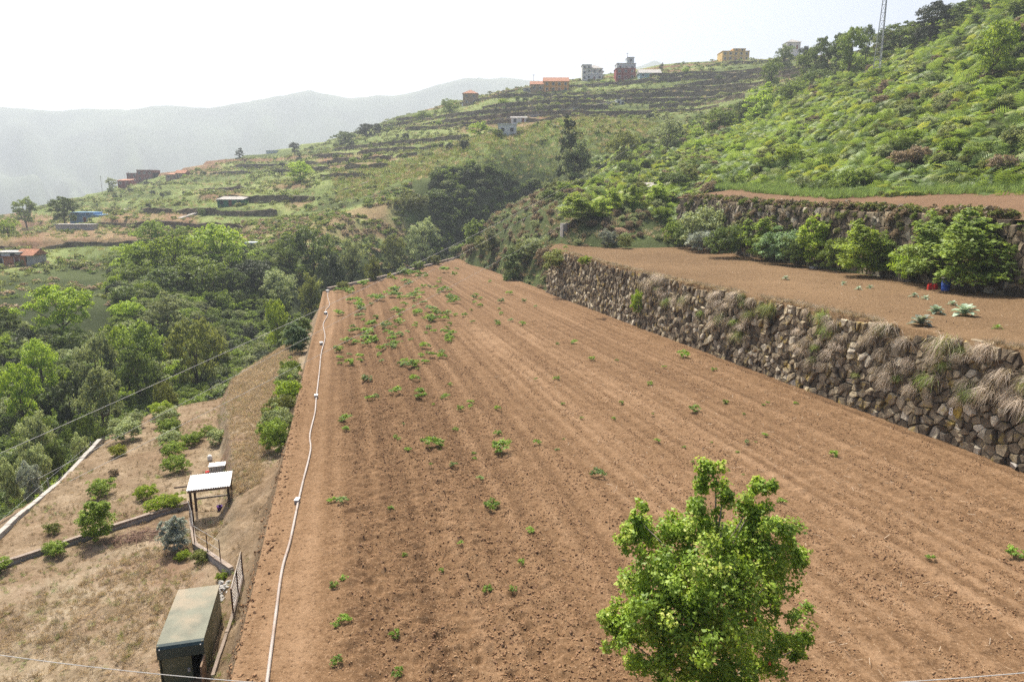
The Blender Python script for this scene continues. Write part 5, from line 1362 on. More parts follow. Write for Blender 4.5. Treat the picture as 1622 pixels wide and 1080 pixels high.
for (px, yt, w, d, kd, mt, where) in [
 (345, 356, 115, 152, 'round', 'bright', 'tallest of the ravine group below the green shed'),
 (272, 374, 108, 142, 'broad', 'bright', 'broad in the middle of the bright ravine group'),
 (213, 384, 84, 142, 'round', 'bright', 'at the left end of the bright ravine group'),
 (205, 418, 74, 132, 'broad', 'mid', 'low in front of the bright ravine group, left'),
 (250, 425, 100, 128, 'round', 'dark', 'in shade under the bright ravine group'),
 (312, 408, 100, 132, 'round', 'mid', 'in front of the tallest ravine tree'),
 (238, 350, 62, 176, 'round', 'mid', 'behind the bright ravine group, left'),
 (292, 358, 60, 180, 'broad', 'mid', 'behind the bright ravine group, right'),
 (490, 360, 86, 152, 'round', 'dark', 'big and dark on the spur side of the ravine'),
 (455, 372, 60, 158, 'round', 'mid', 'left of the big dark spur tree'),
 (556, 384, 66, 150, 'round', 'grey', 'right of the big dark spur tree'),
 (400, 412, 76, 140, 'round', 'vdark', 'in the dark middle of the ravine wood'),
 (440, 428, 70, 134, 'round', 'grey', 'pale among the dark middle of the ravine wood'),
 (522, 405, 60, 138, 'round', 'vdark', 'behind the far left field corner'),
 (365, 425, 66, 136, 'broad', 'dark', 'left of the dark middle of the ravine wood'),
 (670, 348, 58, 188, 'round', 'grey', 'alone before the dark ravine cliff'),
 (622, 372, 50, 176, 'broad', 'olive', 'left of the lone tree before the cliff'),
 (692, 300, 60, 212, 'round', 'dark', 'at the left top of the dark cliff'),
 (650, 305, 66, 205, 'broad', 'olive', 'on the crest of the spur by the cliff'),
 (490, 436, 48, 120, 'round', 'olive', 'brownish beside the far left field corner'),
 (436, 466, 58, 108, 'broad', 'lime', 'feathery and light beside the strip end'),
 (88, 452, 116, 98, 'broad', 'bright', 'spreading at the left below the meadow'),
 (100, 506, 46, 82, 'round', 'lime', 'small in front of the spreading left tree'),
 (178, 482, 84, 96, 'broad', 'bright', 'low right of the spreading left tree'),
 (262, 466, 76, 106, 'round', 'grey', 'rounded in the centre of the ravine wood'),
 (330, 490, 64, 98, 'broad', 'grey', 'behind the big tree at the strip corner'),
 (302, 505, 104, 88, 'broad', 'olive', 'big at the upper corner of the dry strip'),
 (215, 512, 96, 86, 'round', 'mid', 'left of the strip corner tree'),
 (212, 552, 88, 78, 'broad', 'dark', 'dark below the strip corner tree'),
 (150, 530, 74, 82, 'round', 'grey', 'grey in the lower left wood'),
 (58, 538, 64, 78, 'round', 'bright', 'light in the lower left wood'),
 (22, 568, 70, 70, 'broad', 'bright', 'bright by the left photo edge, lower wood'),
 (42, 612, 76, 64, 'broad', 'mid', 'low by the left photo edge'),
 (106, 596, 66, 68, 'round', 'vdark', 'darkest in the lower left wood'),
 (152, 584, 78, 64, 'round', 'grey', 'domed above the orchard corner'),
 (256, 580, 58, 68, 'broad', 'olive', 'overhanging the far end of the orchard'),
 (128, 636, 74, 57, 'broad', 'dark', 'dense just outside the white-topped wall'),
 (50, 646, 66, 54, 'round', 'grey', 'near the lower left above the pale bushes'),
 (8, 486, 54, 96, 'round', 'mid', 'cut by the left photo edge, upper'),
 (6, 660, 60, 56, 'broad', 'dark', 'cut by the left photo edge, lower'),
 (590, 408, 34, 122, 'round', 'olive', 'small on the far edge of the field'),
 (617, 407, 22, 126, 'round', 'yellow', 'tiny and yellow on the far field edge'),
 (905, 182, 48, 186, 'tall', 'vdark', 'tall and dark with wispy crown in mid slope'),
 (915, 225, 56, 184, 'round', 'grey', 'at the foot of the tall dark wispy tree'),
 (988, 206, 62, 196, 'broad', 'olive', 'right of the tall dark wispy tree'),
 (1060, 190, 70, 206, 'broad', 'grey', 'halfway between the tall dark tree and the fern hill'),
 (1206, 132, 58, 206, 'tall', 'bright', 'light tall crown on the edge of the fern hill'),
 (1140, 172, 64, 212, 'broad', 'mid', 'left of the light tall tree on the fern hill edge'),
 (1180, 160, 44, 216, 'round', 'dark', 'behind the light tall tree'),
 (760, 194, 38, 272, 'round', 'bright', 'light rounded left of the white farm building'),
 (473, 256, 48, 264, 'round', 'bright', 'alone on the middle terraces of the far slope'),
 (714, 227, 24, 252, 'round', 'vdark', 'small dark ball on the far slope'),
 (1480, 4, 66, 182, 'round', 'vdark', 'dark on the top right skyline'),
 (1512, 8, 40, 186, 'round', 'dark', 'right of the dark skyline tree'),
 (1585, 34, 92, 118, 'broad', 'bright', 'bright and bushy on the upper right slope'),
 (1352, 42, 60, 205, 'broad', 'mid', 'left of the lattice mast on the skyline'),
 (1376, 40, 26, 215, 'round', 'dark', 'small dark beside the lattice mast on the skyline'),
 (1430, 36, 80, 196, 'broad', 'dark', 'right of the lattice mast on the skyline'),
 (1305, 60, 50, 230, 'broad', 'dark', 'on the skyline two crowns left of the mast'),
 (1245, 72, 36, 330, 'round', 'dark', 'beside the half-hidden white skyline house'),
 (1275, 74, 26, 320, 'round', 'vdark', 'right of the half-hidden white skyline house'),
 (1335, 52, 44, 225, 'broad', 'dark', 'in the skyline tree line, first left of the mast tree'), (1285, 76, 44, 250, 'broad', 'mid', 'low in the skyline tree line below the white house'),
 (1405, 48, 46, 200, 'broad', 'olive', 'in the skyline tree line just right of the mast'), (1455, 34, 50, 190, 'broad', 'mid', 'in the skyline tree line under the dark top tree'),
 (1540, 0, 60, 175, 'broad', 'dark', 'in the skyline tree line at the top right'), (1225, 92, 40, 280, 'broad', 'mid', 'at the left end of the skyline tree line'),
 (1300, 110, 60, 215, 'broad', 'dark', 'dark on the slope below the skyline tree line'), (1255, 130, 56, 215, 'broad', 'mid', 'on the slope left of the dark slope tree'),
 (36, 314, 40, 292, 'round', 'mid', 'round left of the blue bungalow'),
 (97, 312, 52, 250, 'broad', 'dark', 'dark and spreading beside the blue bungalow'),
 (10, 346, 46, 230, 'broad', 'bright', 'low by the left photo edge below the haze'),
 (712, 158, 44, 392, 'broad', 'mid', 'left of the orange ridge house'),
 (670, 176, 40, 398, 'broad', 'mid', 'on the ridge below the tan house'),
 (585, 196, 56, 405, 'broad', 'vdark', 'dark on the ridge crest, centre left'),
 (545, 208, 40, 412, 'broad', 'dark', 'left in the dark ridge crest group'),
 (620, 198, 36, 400, 'broad', 'dark', 'right in the dark ridge crest group'),
 (379, 234, 14, 436, 'tall', 'vdark', 'narrow dark on the left skyline'),
 (466, 226, 22, 425, 'round', 'vdark', 'small dark on the skyline right of the greenhouse'),
 (175, 282, 18, 408, 'round', 'grey', 'small left of the dark red-brown house'),
 (253, 288, 18, 395, 'round', 'vdark', 'small below the dark red-brown house'),
 (1048, 100, 10, 425, 'tall', 'vdark', 'thin dark right of the pale blue house'),
 ]:
    nm = CW[mt] + ' tree ' + where
    tree_px(px, yt, w, d, kd, mt, nm)
# shrubs of the ravine wood and the hill, look-alikes share a label within their group
def shrub_fill(n, samp, cond, mats, size, label, group, seed, zf=ground, protos=('shrub0', 'shrub1', 'shrub2')):
    P = pts_in(n, samp, cond, seed, zf); rg = np.random.default_rng(seed)
    for p in P:
        m = mats[rg.integers(len(mats))]; s = rg.uniform(*size)
        plant_shrub(protos[rg.integers(len(protos))], p - [0, 0, .15 * s], s, m, label % CW.get(m, m), group + ', ' + CW.get(m, m), sz=s * rg.uniform(.8, 1.15))
def rav_c(x, y):
    s, t = st(x, y); return (t < -18) & ((ground(x, y) < -7) | (s < 60)) & (pix_x(x, y) > -60)
shrub_fill(60, polar(-50, 560, 45, 165), lambda x, y: rav_c(x, y) & (x * TX + y * TY < -20) & ~((pix_x(x, y) < 190) & (y > 98)), ['mid', 'dark', 'grey', 'dark', 'bright'], (1.2, 2.4), '%s understorey shrub of the ravine wood', 'ravine understorey', 401)
shrub_fill(70, polar(960, 1640, 85, 280), hill_near, ['mid', 'olive', 'dark', 'bright'], (.8, 2.2), '%s shrub standing out of the bracken on the right hillside', 'shrubs on the right hillside', 402)
P_ = pts_in(46, polar(980, 1640, 80, 190), hill_near, 405, ground); rg = np.random.default_rng(405)
for k, p in enumerate(P_):
    m = ['bright', 'mid', 'dark', 'olive', 'lime'][rg.integers(5)]; s = rg.uniform(.35, .75)
    plant_shrub(['broad0', 'broad1', 'round0'][k % 3], p - [0, 0, 1.1 * s], s, m, '%s spreading bush massed in the bracken of the right hillside' % CW[m], 'big bushes on the right hillside, ' + CW[m], 'bush', sz=s * .8, cat='bush')
shrub_fill(90, polar(0, 1300, 215, 440), far_ok, ['dark', 'vdark', 'mid', 'grey', 'bright'], (.8, 2.0), '%s shrub dotted on the far terraced hillside', 'shrubs on the far hillside', 403)
_c = lambda x, y: (x * TX + y * TY < -12) & ((ground(x, y) < -4) | (pix_x(x, y) > 640)) & ((x * UX + y * UY > 60) | (x * TX + y * TY < -19)) & (x * TX + y * TY < 26 )
p_ = np.concatenate([pts_in(2400, polar(-80, 640, 40, 175), lambda x, y: _c(x, y) & ~((pix_x(x, y) < 190) & (y > 98)), 94, ground), pts_in(800, polar(690, 850, 182, 226), lambda x, y: (x * UX + y * UY > 178), 95, ground)])
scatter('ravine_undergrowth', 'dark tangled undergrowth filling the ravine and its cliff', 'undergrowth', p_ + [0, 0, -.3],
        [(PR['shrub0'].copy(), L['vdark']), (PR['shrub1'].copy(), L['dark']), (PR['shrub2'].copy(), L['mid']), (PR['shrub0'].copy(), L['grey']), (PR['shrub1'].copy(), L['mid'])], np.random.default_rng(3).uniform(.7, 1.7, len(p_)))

# bushes in front of the back wall on the upper terrace
def bush_px(px, ytop, ybase, wpx, proto, mat, label, zf=z2, name='bush', cat='bush', ddz=0.0, grow=1.0):
    b = cast(px, ybase, zf) ; d = b[1]; h = (ybase - ytop) * d / F * 1.02; w = wpx * d / F
    pw, ph = (2.6, 2.0) if proto.startswith('shrub') else (2.3, 3.2)
    return plant_shrub(proto, b + [0, 0, ddz - .05], w / pw * grow * 1.22, mat, label, None, name, sz=h / ph * 1.06, cat=cat)
for a in [
 (1088, 352, 394, 44, 'shrub0', 'dark', 'dark green bush at the far left end of the back wall row'),
 (1122, 322, 396, 84, 'shrub1', 'grey', 'large grey-green bush tumbling over the back wall'),
 (1112, 362, 400, 48, 'shrub2', 'silver', 'silvery bush low at the left of the back wall row'),
 (1152, 352, 408, 66, 'shrub0', 'dark', 'dark bush with olive top, fourth along the back wall'),
 (1172, 348, 404, 40, 'upright0', 'olive', 'olive bush between the dark bush and the twin bush'),
 (1206, 352, 412, 62, 'upright1', 'bright', 'bright green half of the twin bush by the back wall'),
 (1236, 360, 418, 74, 'shrub1', 'blue', 'bluish green half of the twin bush by the back wall'),
 (1285, 352, 424, 60, 'upright0', 'lime', 'narrow lime green bush with upright shoots before the back wall'),
 (1322, 372, 430, 46, 'shrub0', 'mid', 'mid green filler bush between the two lime bushes'), (1398, 376, 440, 44, 'upright0', 'mid', 'mid green filler bush right of the rounded lime bush'),
 (1255, 372, 422, 40, 'shrub2', 'dark', 'dark filler bush between twin bush and narrow lime bush'), (1068, 346, 390, 40, 'shrub1', 'mid', 'mid green bush at the very left of the back wall row'),
 (1362, 358, 438, 76, 'upright1', 'lime', 'rounded lime green bush with upright shoots before the back wall'),
 (1432, 396, 446, 52, 'shrub2', 'bright', 'low bright green bush just left of the big spreading bush'),
 (1470, 350, 452, 100, 'upright0', 'mid', 'left part of the big spreading bush over the barrel'),
 (1538, 346, 462, 140, 'upright1', 'mid', 'big spreading mid green bush over the blue barrel'),
 (1500, 334, 424, 50, 'upright0', 'bright', 'tall light shoots topping the big spreading bush'),
 (1612, 360, 466, 70, 'upright1', 'bright', 'bright green bush cut by the right photo edge'),
]: bush_px(*a)
for a in [
 (916, 312, 352, 62, 'upright0', 'lime', 'lime green bush beside the concrete tank'), (948, 316, 348, 40, 'upright1', 'lime', 'lime green bush right of the concrete tank'),
 (972, 302, 336, 30, 'upright0', 'lime', 'small lime tree on the path above the terrace, left'), (1001, 298, 334, 34, 'upright1', 'lime', 'small lime tree on the path above the terrace, middle'),
 (1044, 294, 326, 38, 'upright0', 'lime', 'lime bush in front of the little white hut'), (1064, 270, 302, 50, 'shrub1', 'dark', 'dark bush at the left start of the bracken'),
 (752, 352, 392, 34, 'upright1', 'bright', 'light feathery bush on the crest of the far bank'), (779, 366, 406, 30, 'upright0', 'olive', 'olive columnar bush on the far bank'),
 (811, 398, 452, 34, 'upright1', 'dark', 'dark ivy-like bush at the foot of the far bank'), (762, 372, 398, 24, 'shrub0', 'olive', 'small olive bush near the corner of the field'),
 (848, 372, 410, 46, 'shrub2', 'grey', 'grey-green bush on the brow of the far bank'), (862, 388, 424, 30, 'shrub0', 'brown', 'brown dry bush on the face of the far bank'),
 (828, 380, 420, 34, 'shrub1', 'olive', 'olive bush in the middle of the far bank'), (744, 384, 408, 24, 'shrub1', 'brown', 'low brown bush at the top corner of the field'),
]: bush_px(*a, zf=ground)
bush_px(886, 390, 432, 48, 'shrub1', 'olive', 'dense olive green bush on the end of the lower wall', zf=lambda x, y: float(ground(x, y)) if st(x, y)[1] < 29.3 else 2.2)
bush_px(926, 404, 420, 20, 'shrub2', 'lime', 'tiny lime bush on the lip of the lower wall')
for k, (px, ytop, w, mt, lab) in enumerate([(545, 446, 22, 'olive', 'small olive bush on the rubble edging, nearest the pipe end'), (640, 422, 20, 'grey', 'small grey-green bush midway on the rubble edging'), (665, 414, 22, 'mid', 'small green bush right of midway on the rubble edging'), (690, 406, 24, 'olive', 'olive bush near the far right end of the rubble edging')]):
    b = cast(px, ytop + 14, zf_field); plant_shrub('shrub%d' % (k % 3), b + [-.5, 1.5, -.3], w * b[1] / F / 2.4, mt, lab, None, 'bush', cat='bush')
# hedge along the bank left of the field
for k, s in enumerate(np.arange(37.5, 57, 2.3)):
    x, y = xy(s, -4.25); _hs = random.uniform(.6, 1.0); x += random.uniform(-.35, .25); plant_shrub('shrub' + str(k % 3), (x, y, float(zleft(x, y)) - .1), _hs, ['mid', 'grey', 'mid', 'olive', 'bright'][k % 5], 'low green hedge shrub, %s along the bank left of the field' % ['first', 'second', 'third', 'fourth', 'fifth', 'sixth', 'seventh', 'eighth', 'ninth'][k], 'hedge along the field bank', 'hedge_shrub', sz=_hs * random.uniform(.9, 1.4))
for k, (s, t, sc, m) in enumerate([(66, -4.6, 1.15, 'blue'), (70, -5.2, 1.3, 'dark'), (75, -4.8, 1.2, 'mid')]):
    x, y = xy(s, t); plant_shrub('upright' + str(k % 2), (x, y, float(zleft(x, y)) - .2), sc, m, ['glossy blue-green bush leaning over the strip, nearest of three', 'dark bush in the middle of the clump by the strip', 'mid green bush at the far end of the clump by the strip'][k], None, 'bush', sz=.95, cat='bush')
# orchard plants
OR = [(207, 662, 24, 'shrub0', 'grey'), (213, 678, 28, 'shrub1', 'grey'), (200, 698, 36, 'shrub2', 'grey'), (188, 722, 20, 'shrub0', 'yellow'), (258, 660, 26, 'shrub1', 'lime'), (266, 674, 30, 'shrub2', 'grey'), (270, 690, 30, 'shrub0', 'mid'), (271, 706, 28, 'shrub1', 'grey'), (276, 724, 28, 'shrub2', 'mid'), (279, 748, 30, 'shrub0', 'mid'),
      (180, 754, 13, 'shrub1', 'brown'), (163, 786, 32, 'shrub2', 'mid'), (155, 856, 42, 'upright0', 'bright'), (88, 880, 28, 'shrub0', 'mid'), (0, 905, 28, 'shrub1', 'mid'), (84, 845, 20, 'shrub2', 'olive'), (232, 790, 26, 'shrub0', 'lime'), (252, 812, 30, 'shrub1', 'lime'), (276, 806, 28, 'shrub2', 'lime'), (278, 872, 36, 'upright1', 'silver'), (290, 886, 18, 'shrub0', 'lime'), (316, 892, 24, 'shrub1', 'olive'),
      (352, 918, 16, 'shrub2', 'lime'), (336, 626, 34, 'shrub0', 'grey'), (344, 704, 26, 'shrub1', 'grey'), (300, 706, 22, 'shrub2', 'mid'), (312, 700, 18, 'shrub0', 'mid'), (330, 690, 18, 'shrub1', 'mid')]
WH = ['at the far end of the left orchard row', 'second in the left orchard row', 'third in the left orchard row', 'nearest in the left orchard row', 'at the far end of the right orchard row', 'second in the right orchard row', 'third in the right orchard row', 'fourth in the right orchard row', 'fifth in the right orchard row', 'nearest in the right orchard row', 'withered in mid orchard', 'alone in mid orchard', 'largest in the orchard, beside the kerb wall', 'on the kerb wall near the left photo edge', 'cut by the left photo edge at the kerb wall', 'sparse, left of the largest orchard bush', 'low in front of the kerb wall, left', 'low along the kerb wall, middle', 'low along the kerb wall, by the shelter', 'tall and feathery below the shelter', 'at the foot of the silvery bush', 'round at the pen corner', 'small by the mesh fence top', 'on the bank between strip and orchard', 'against the strip bank above the crates', 'creeping in the cross row, left', 'creeping in the cross row, middle', 'creeping in the cross row, right']
for (px, yb, w, pr, mt), wh in zip(OR, WH):
    b = cast(px, yb, zleft); sc = 1.6 * w * b[1] / F / (2.5 if pr.startswith('s') else 2.2)
    plant_shrub(pr, b - [0, 0, .05], sc, mt, '%s bush %s' % (CW[mt], wh), None, 'bush', sz=sc * (.95 if pr.startswith('s') else .8), cat='bush')
# outside the white-topped wall
for (px, yt, w, d, mt, lab) in [(47, 690, 56, 44, 'grey', 'pale grey-green bush outside the white-topped wall'), (40, 722, 46, 41, 'silver', 'silvery bush nearest the white-topped wall'), (8, 715, 44, 44, 'grey', 'grey-green bush at the left edge outside the white-topped wall'), (122, 678, 34, 47, 'grey', 'small grey-green bush just outside the white-topped wall'), (78, 684, 34, 50, 'dark', 'dark bush behind the pale bush outside the wall')]:
    p = at(px, yt, d); g = float(zleft(p[0], p[1])); sc = w * d / F / 2.5; plant_shrub('shrub1', (p[0], p[1], g), sc, mt, lab, None, 'bush', sz=max(.8 * sc, (p[2] - g) / 2.0), cat='bush')
# dead branch pile
p = cast(218, 852, zleft); rg = np.random.default_rng(8); mb = MB()
for i in range(150):
    c = np.array([rg.normal() * .75, rg.normal() * .32, abs(rg.normal()) * .16]); a = rg.uniform(0, 6.28); l = rg.uniform(.15, .5); dv = np.array([math.cos(a) * l, math.sin(a) * l, rg.uniform(-.1, .15)])
    mb.tube([tuple(c - dv), tuple(c), tuple(c + dv)], [.014, .012, .004], 4)
o = mb.build('branch_pile', L['dead'], None, loc=tuple(p), rot=(0, 0, .55)); tag(o, 'pile of reddish dead branches below the kerb wall', 'branches')
a_ = o.data.attributes.new('tint', 'FLOAT', 'POINT'); a_.data.foreach_set('value', rg.random(len(o.data.vertices)).astype(np.float32))

# ------------------------------------------------------------------ tufts hanging on the lower wall
def hang(n, ln, seed):
    rg = np.random.default_rng(seed); V, Fq, T = [], [], []
    for i in range(n):
        p = np.array([rg.normal() * .07, rg.normal() * .20, rg.normal() * .10]); d = unit(np.array([[-1 + rg.normal() * .4, rg.normal() * .55, .55 + rg.normal() * .35]]))[0]
        L_ = ln * rg.uniform(.5, 1.2); wv = unit(np.array([[rg.normal(), rg.normal(), 0]]))[0] * .013; t = rg.random(); b = len(V)
        for k in range(4):
            ww = wv * (1 - .27 * k); V += [p - ww, p + ww]; T += [t, t]
            p = p + d * L_ / 3; d = unit((d + np.array([0.12, 0, -.75]))[None])[0]
        for k in range(3): Fq.append((b + 2 * k, b + 2 * k + 1, b + 2 * k + 3, b + 2 * k + 2))
    return new_mesh('tuft', V, np.array(Fq), tint=T)
HG = [hang(150, .95, 500 + i) for i in range(4)]
rg = np.random.default_rng(12); k = 0
for i in range(240):
    s = 18 + 45 * rg.random() ** 1.25; hh = lw_top(s); v = hh * (1 - .62 * rg.random() ** 1.7)
    if vnoise(np.array(s * .35), np.array(v * .4), 33) < .33: continue
    if s > 50 and v < hh * .6: continue
    low = v < hh * .75; p = lw_map(s, v, .12); sc = rg.uniform(.55, 1.15)
    mt = 'tuft' if rg.random() < .8 else ('olive' if rg.random() < .6 else 'mid')
    o = link('dry_tuft', HG[rg.integers(4)], None, None, p, (0, 0, RZ + rg.uniform(-.4, .4)), (sc, sc, sc * rg.uniform(.8, 1.4))); tint_mat(o, L[mt])
    tag(o, ('greyish dry grass tuft hanging from the face of the lower stone wall' if low else 'greyish dry grass tuft hanging over the top of the lower stone wall') if mt == 'tuft' else ('green tuft growing out of the lower stone wall'), 'tuft', ('dry tufts on the wall face' if low else 'dry tufts on the wall top') if mt == 'tuft' else 'green tufts on the wall')
def lip(rg, m): return xy(rg.uniform(15, 88, m), 29.45 + abs(rg.normal(size=m)) * .35)
p_ = pts_in(1900, lip, lambda x, y: vnoise(x * .4, y * .4, 44) > .25, 96, z2)
scatter('lip_grass', 'short dry grass along the lip of the lower stone wall', 'grass', p_, [(DRY[0].copy(), L['straw']), (DRY[1].copy(), L['tuft']), (DRY[2].copy(), L['brown'])], np.random.default_rng(2).uniform(.3, .9, len(p_)), tilt=.4)
def lip3(rg, m):
    w = rg.uniform(8, _bl[-1] - 2, m); e_ = .4 + abs(rg.normal(size=m)) * .5; q = np.array([bw_pt(a)[:2] + bw_nrm(a) * (b + .3) for a, b in zip(w, e_)]); return q[:, 0], q[:, 1]
p_ = pts_in(700, lip3, lambda x, y: x < 999, 97, lambda x, y: np.array([max(z3(a, b), 0) for a, b in zip(x, y)]))
scatter('upper_lip_grass', 'dry scrubby grass along the lip of the dark back wall', 'grass', p_, [(DRY[0].copy(), L['straw']), (PR['far1'].copy(), L['brown']), (DRY[2].copy(), L['tuft']), (PR['far2'].copy(), L['olive'])], np.random.default_rng(2).uniform(.3, .8, len(p_)) * .8, tilt=.3)
bush_px(1010, 455, 500, 22, 'shrub2', 'bright', 'bright green fern clump growing out of the lower stone wall', zf=lambda x, y: 1.2 if st(x, y)[1] > 29.0 else -9)

rgw = np.random.default_rng(18); ww = rgw.uniform(14, _bl[-1] - 4, 420); hh_ = rgw.random(420) ** .6
p_ = np.array([bw_map(a, b * bw_h(a), .12) for a, b in zip(ww, hh_)])
scatter('back_wall_scrub', 'dry scrub and weeds rooted in the dark back wall', 'scrub', p_, [(PR['shrub0'].copy(), L['olive']), (PR['shrub1'].copy(), L['brown']), (BANKG[0].copy(), L['tuft']), (PR['shrub2'].copy(), L['mid'])], rgw.uniform(.15, .5, len(p_)), tilt=.5)
# the figure 8 painted on a flat lichened stone, part of the lower wall
n8o = n8.build('painted_number', M['white'], lower_wall)
sv = _s8; pz = _p[2]
pt8 = lw_map(sv, pz - K * sv, .34); root0 = np.array(lower_wall.location)
n8o.location = tuple(np.array(pt8) - root0); n8o.rotation_euler = (0, 0, RZ - math.pi / 2 + .25); n8o.scale = (1, 1, 1)
M['lichen'] = plain('lichened_stone', lin(.42, .31, .07), .95, .3, 4, .02, dirt=lin(.2, .16, .1))
c8 = [(-.38, -.42), (.30, -.48), (.46, -.05), (.30, .40), (-.25, .62), (-.46, .2)]
vv, ff, tt = stone_geo(((0, 0), [(sv + a, pz - K * sv + b) for a, b in c8]), lw_map, np.random.default_rng(3), .30)
link('stone', new_mesh('stone', np.array(vv) - root0, ff, tint=tt), M['lichen'], lower_wall)

# ------------------------------------------------------------------ weeds of the field, one object each
WD_ = []
for i in range(4):
    me = crown([(0, 0, .13, .2, .19, .13), (.1, .05, .1, .12, .12, .1)], 14, 15, .075, 600 + i, clump_r=(.25, .45), up=.6, aspect=.4); WD_.append(me)
wl = [(540,797,22),(548,985,24),(530,992,16),(532,1052,26),(632,1068,24),(627,1006,22),(545,918,16),(530,930,18),(527,795,16),(770,937,20),(812,935,16),(827,893,16),(840,842,16),(778,808,30),(797,716,36),(788,690,16),(685,708,32),(950,756,26),(730,862,12),(620,808,14),(850,703,14),(722,683,12),(1102,652,20),(1322,723,18),(1475,886,16),(1240,797,16),(1605,880,30),(1182,702,10),(1085,566,22),(880,602,12),(548,668,22),(548,682,14),(586,634,16),(595,630,14),(628,625,24),(665,624,18),(668,632,20),(655,602,18),(706,632,16),(730,650,14),(745,640,14),(787,648,12),(580,604,20),(600,540,16),(645,715,14),(720,738,14),(760,760,14),(700,905,12),(750,720,10),(640,880,12),(1040,700,12),(985,640,10),(1030,610,12),(940,570,12),(905,545,12),(1150,640,12),(1210,690,10),(1260,640,9)]
rg = np.random.default_rng(21)
for i in range(240):
    r = rg.random()
    if r < .62: q = (rg.uniform(530, 720), 432 + 150 * rg.random() ** 1.2, rg.uniform(8, 20))
    elif r < .85: q = (rg.uniform(640, 880), rg.uniform(420, 520), rg.uniform(6, 13))
    else: q = (rg.uniform(620, 1250), rg.uniform(540, 760), rg.uniform(5, 10))
    wl.append(q)
for i, (px, py, w) in enumerate(wl):
    p = cast(px, py, zf_field)
    if p is None: continue
    s, t = st(p[0], p[1])
    if t < -1 or t > 28.5 or s > np.interp(t, [-3.3, 8.7, 28.4], [106, 128, 175]): continue
    t = round(t / .82) * .82 + rg.normal() * .12 if py < 600 else t
    x, y = xy(s, t); sc = w * p[1] / F / .34
    far = p[1] > 48
    o = link('weed', WD_[i % 4], None, None, (x, y, K * s - .01), (0, 0, rg.uniform(0, 6)), (sc, sc, sc * .8)); tint_mat(o, L['weed' if rg.random() < .85 else 'grass'])
    tag(o, 'small green weed in the far furrows of the field' if far else 'green weed tuft in the near part of the ploughed field', 'weed', 'weeds in the far furrows' if far else 'weeds in the near furrows')

# ------------------------------------------------------------------ things on the upper terrace
p = cast(1497, 461, z2); e = empty('barrel', tuple(p)); tag(e, 'blue plastic barrel with pale lid under the big bush', 'barrel')
MB().lathe([(.25, 0), (.28, .03), (.30, .12), (.315, .3), (.30, .32), (.315, .35), (.315, .62), (.30, .64), (.315, .67), (.30, .86), (.25, .95), (.24, .97)], 24).build('body', M['blue'], e, True)
MB().lathe([(.30, .972), (.36, .975), (.37, 1.02), (.30, 1.05), (.1, 1.08), (.02, 1.08)], 20).build('lid', M['pale_conc'], e)
for k, (px, lab) in enumerate([(1472, 'red plastic canister, left of the pair beside the blue barrel'), (1481, 'red plastic canister, right of the pair beside the blue barrel')]):
    p = cast(px, 459, z2); e = empty('canister', tuple(p), .3 * k); tag(e, lab, 'canister', 'red canisters')
    MB().box(-.15, .15, -.1, .1, 0, .42).build('body', M['red'], e)
    MB().tube([(.1, 0, .42), (.1, 0, .5)], .035, 8).build('cap', M['red'], e)
    MB().tube([(-.12, 0, .42), (-.1, 0, .5), (.02, 0, .5), (.04, 0, .42)], .02, 6).build('handle', M['red'], e)
for k, (px, py, lab) in enumerate([(1431, 446, 'grey weathered pallet leaning under the bush left of the barrel'), (1047, 379, 'small pale slatted board at the far end of the upper terrace')]):
    p = cast(px, py, z2 if k == 0 else z2); e = empty('pallet', tuple(p), -.3); tag(e, lab, 'pallet')
    for i in range(5): MB().box(-.42 + i * .18, -.29 + i * .18, -.02, .02, 0, .95).build('slat', M['bark_pale'], e, rot=(-.25, 0, 0))
    for z in (.2, .75): MB().box(-.42, .43, .025, .06, z, z + .09).build('crossbar', M['wood'], e, rot=(-.25, 0, 0))
p = cast(1570, 463, z2); sack('sack', 'tall pale sack standing in the shade of the big bush', 'pale_conc', tuple(p), .55, .4, .95, 12)
M['terrac'] = plain('terracotta', lin(.42, .2, .1), .85, .2)
p = cast(1572, 456, z2); bucket('pot', 'orange-brown clay pot beside the pale sack under the big bush', 'terrac', tuple(p + [.2, .35, 0]), .3, .8, 'pot')
p = cast(1289, 424, z2); o = MB().box(-.8, .8, -.3, .3, 0, .22).box(-.6, .1, -.5, -.3, 0, .14).build('stone_slabs', M['concrete'], None, loc=tuple(p + [0, -.6, 0]), rot=(.05, .03, .5)); tag(o, 'pale broken slabs at the foot of the narrow lime bush', 'slabs')
for (px, py, w, mt, lab) in [(1458, 516, 40, 'silver', 'large pale blue-green cabbage plant near the wall lip'), (1482, 497, 28, 'cabbage', 'tall leafy cabbage plant behind the pale one'), (1528, 500, 40, 'cabbage', 'wide low cabbage plant right of the tall one'), (1508, 484, 18, 'cabbage', 'thin cabbage plant above the tall one'), (1448, 470, 15, 'cabbage', 'small cabbage plant left of the canisters, left'), (1466, 474, 15, 'cabbage', 'small cabbage plant left of the canisters, right'), (1244, 443, 14, 'cabbage', 'single small cabbage plant in mid terrace'), (1336, 451, 12, 'cabbage', 'small cabbage plant below the rounded lime bush'), (1360, 459, 13, 'cabbage', 'small cabbage plant, left of a close pair'), (1378, 457, 13, 'cabbage', 'small cabbage plant, right of a close pair'), (1580, 521, 16, 'weed', 'bright green weed alone on the right of the upper terrace')]:
    p = cast(px, py, z2); k = w * p[1] / F / .85
    o = link('cabbage_plant', broadleaf_rosette(px, 16 if w > 20 else 9), None, None, tuple(p), (0, 0, px), (k, k, k * 1.1)); tint_mat(o, L[mt]); tag(o, lab, 'plant')
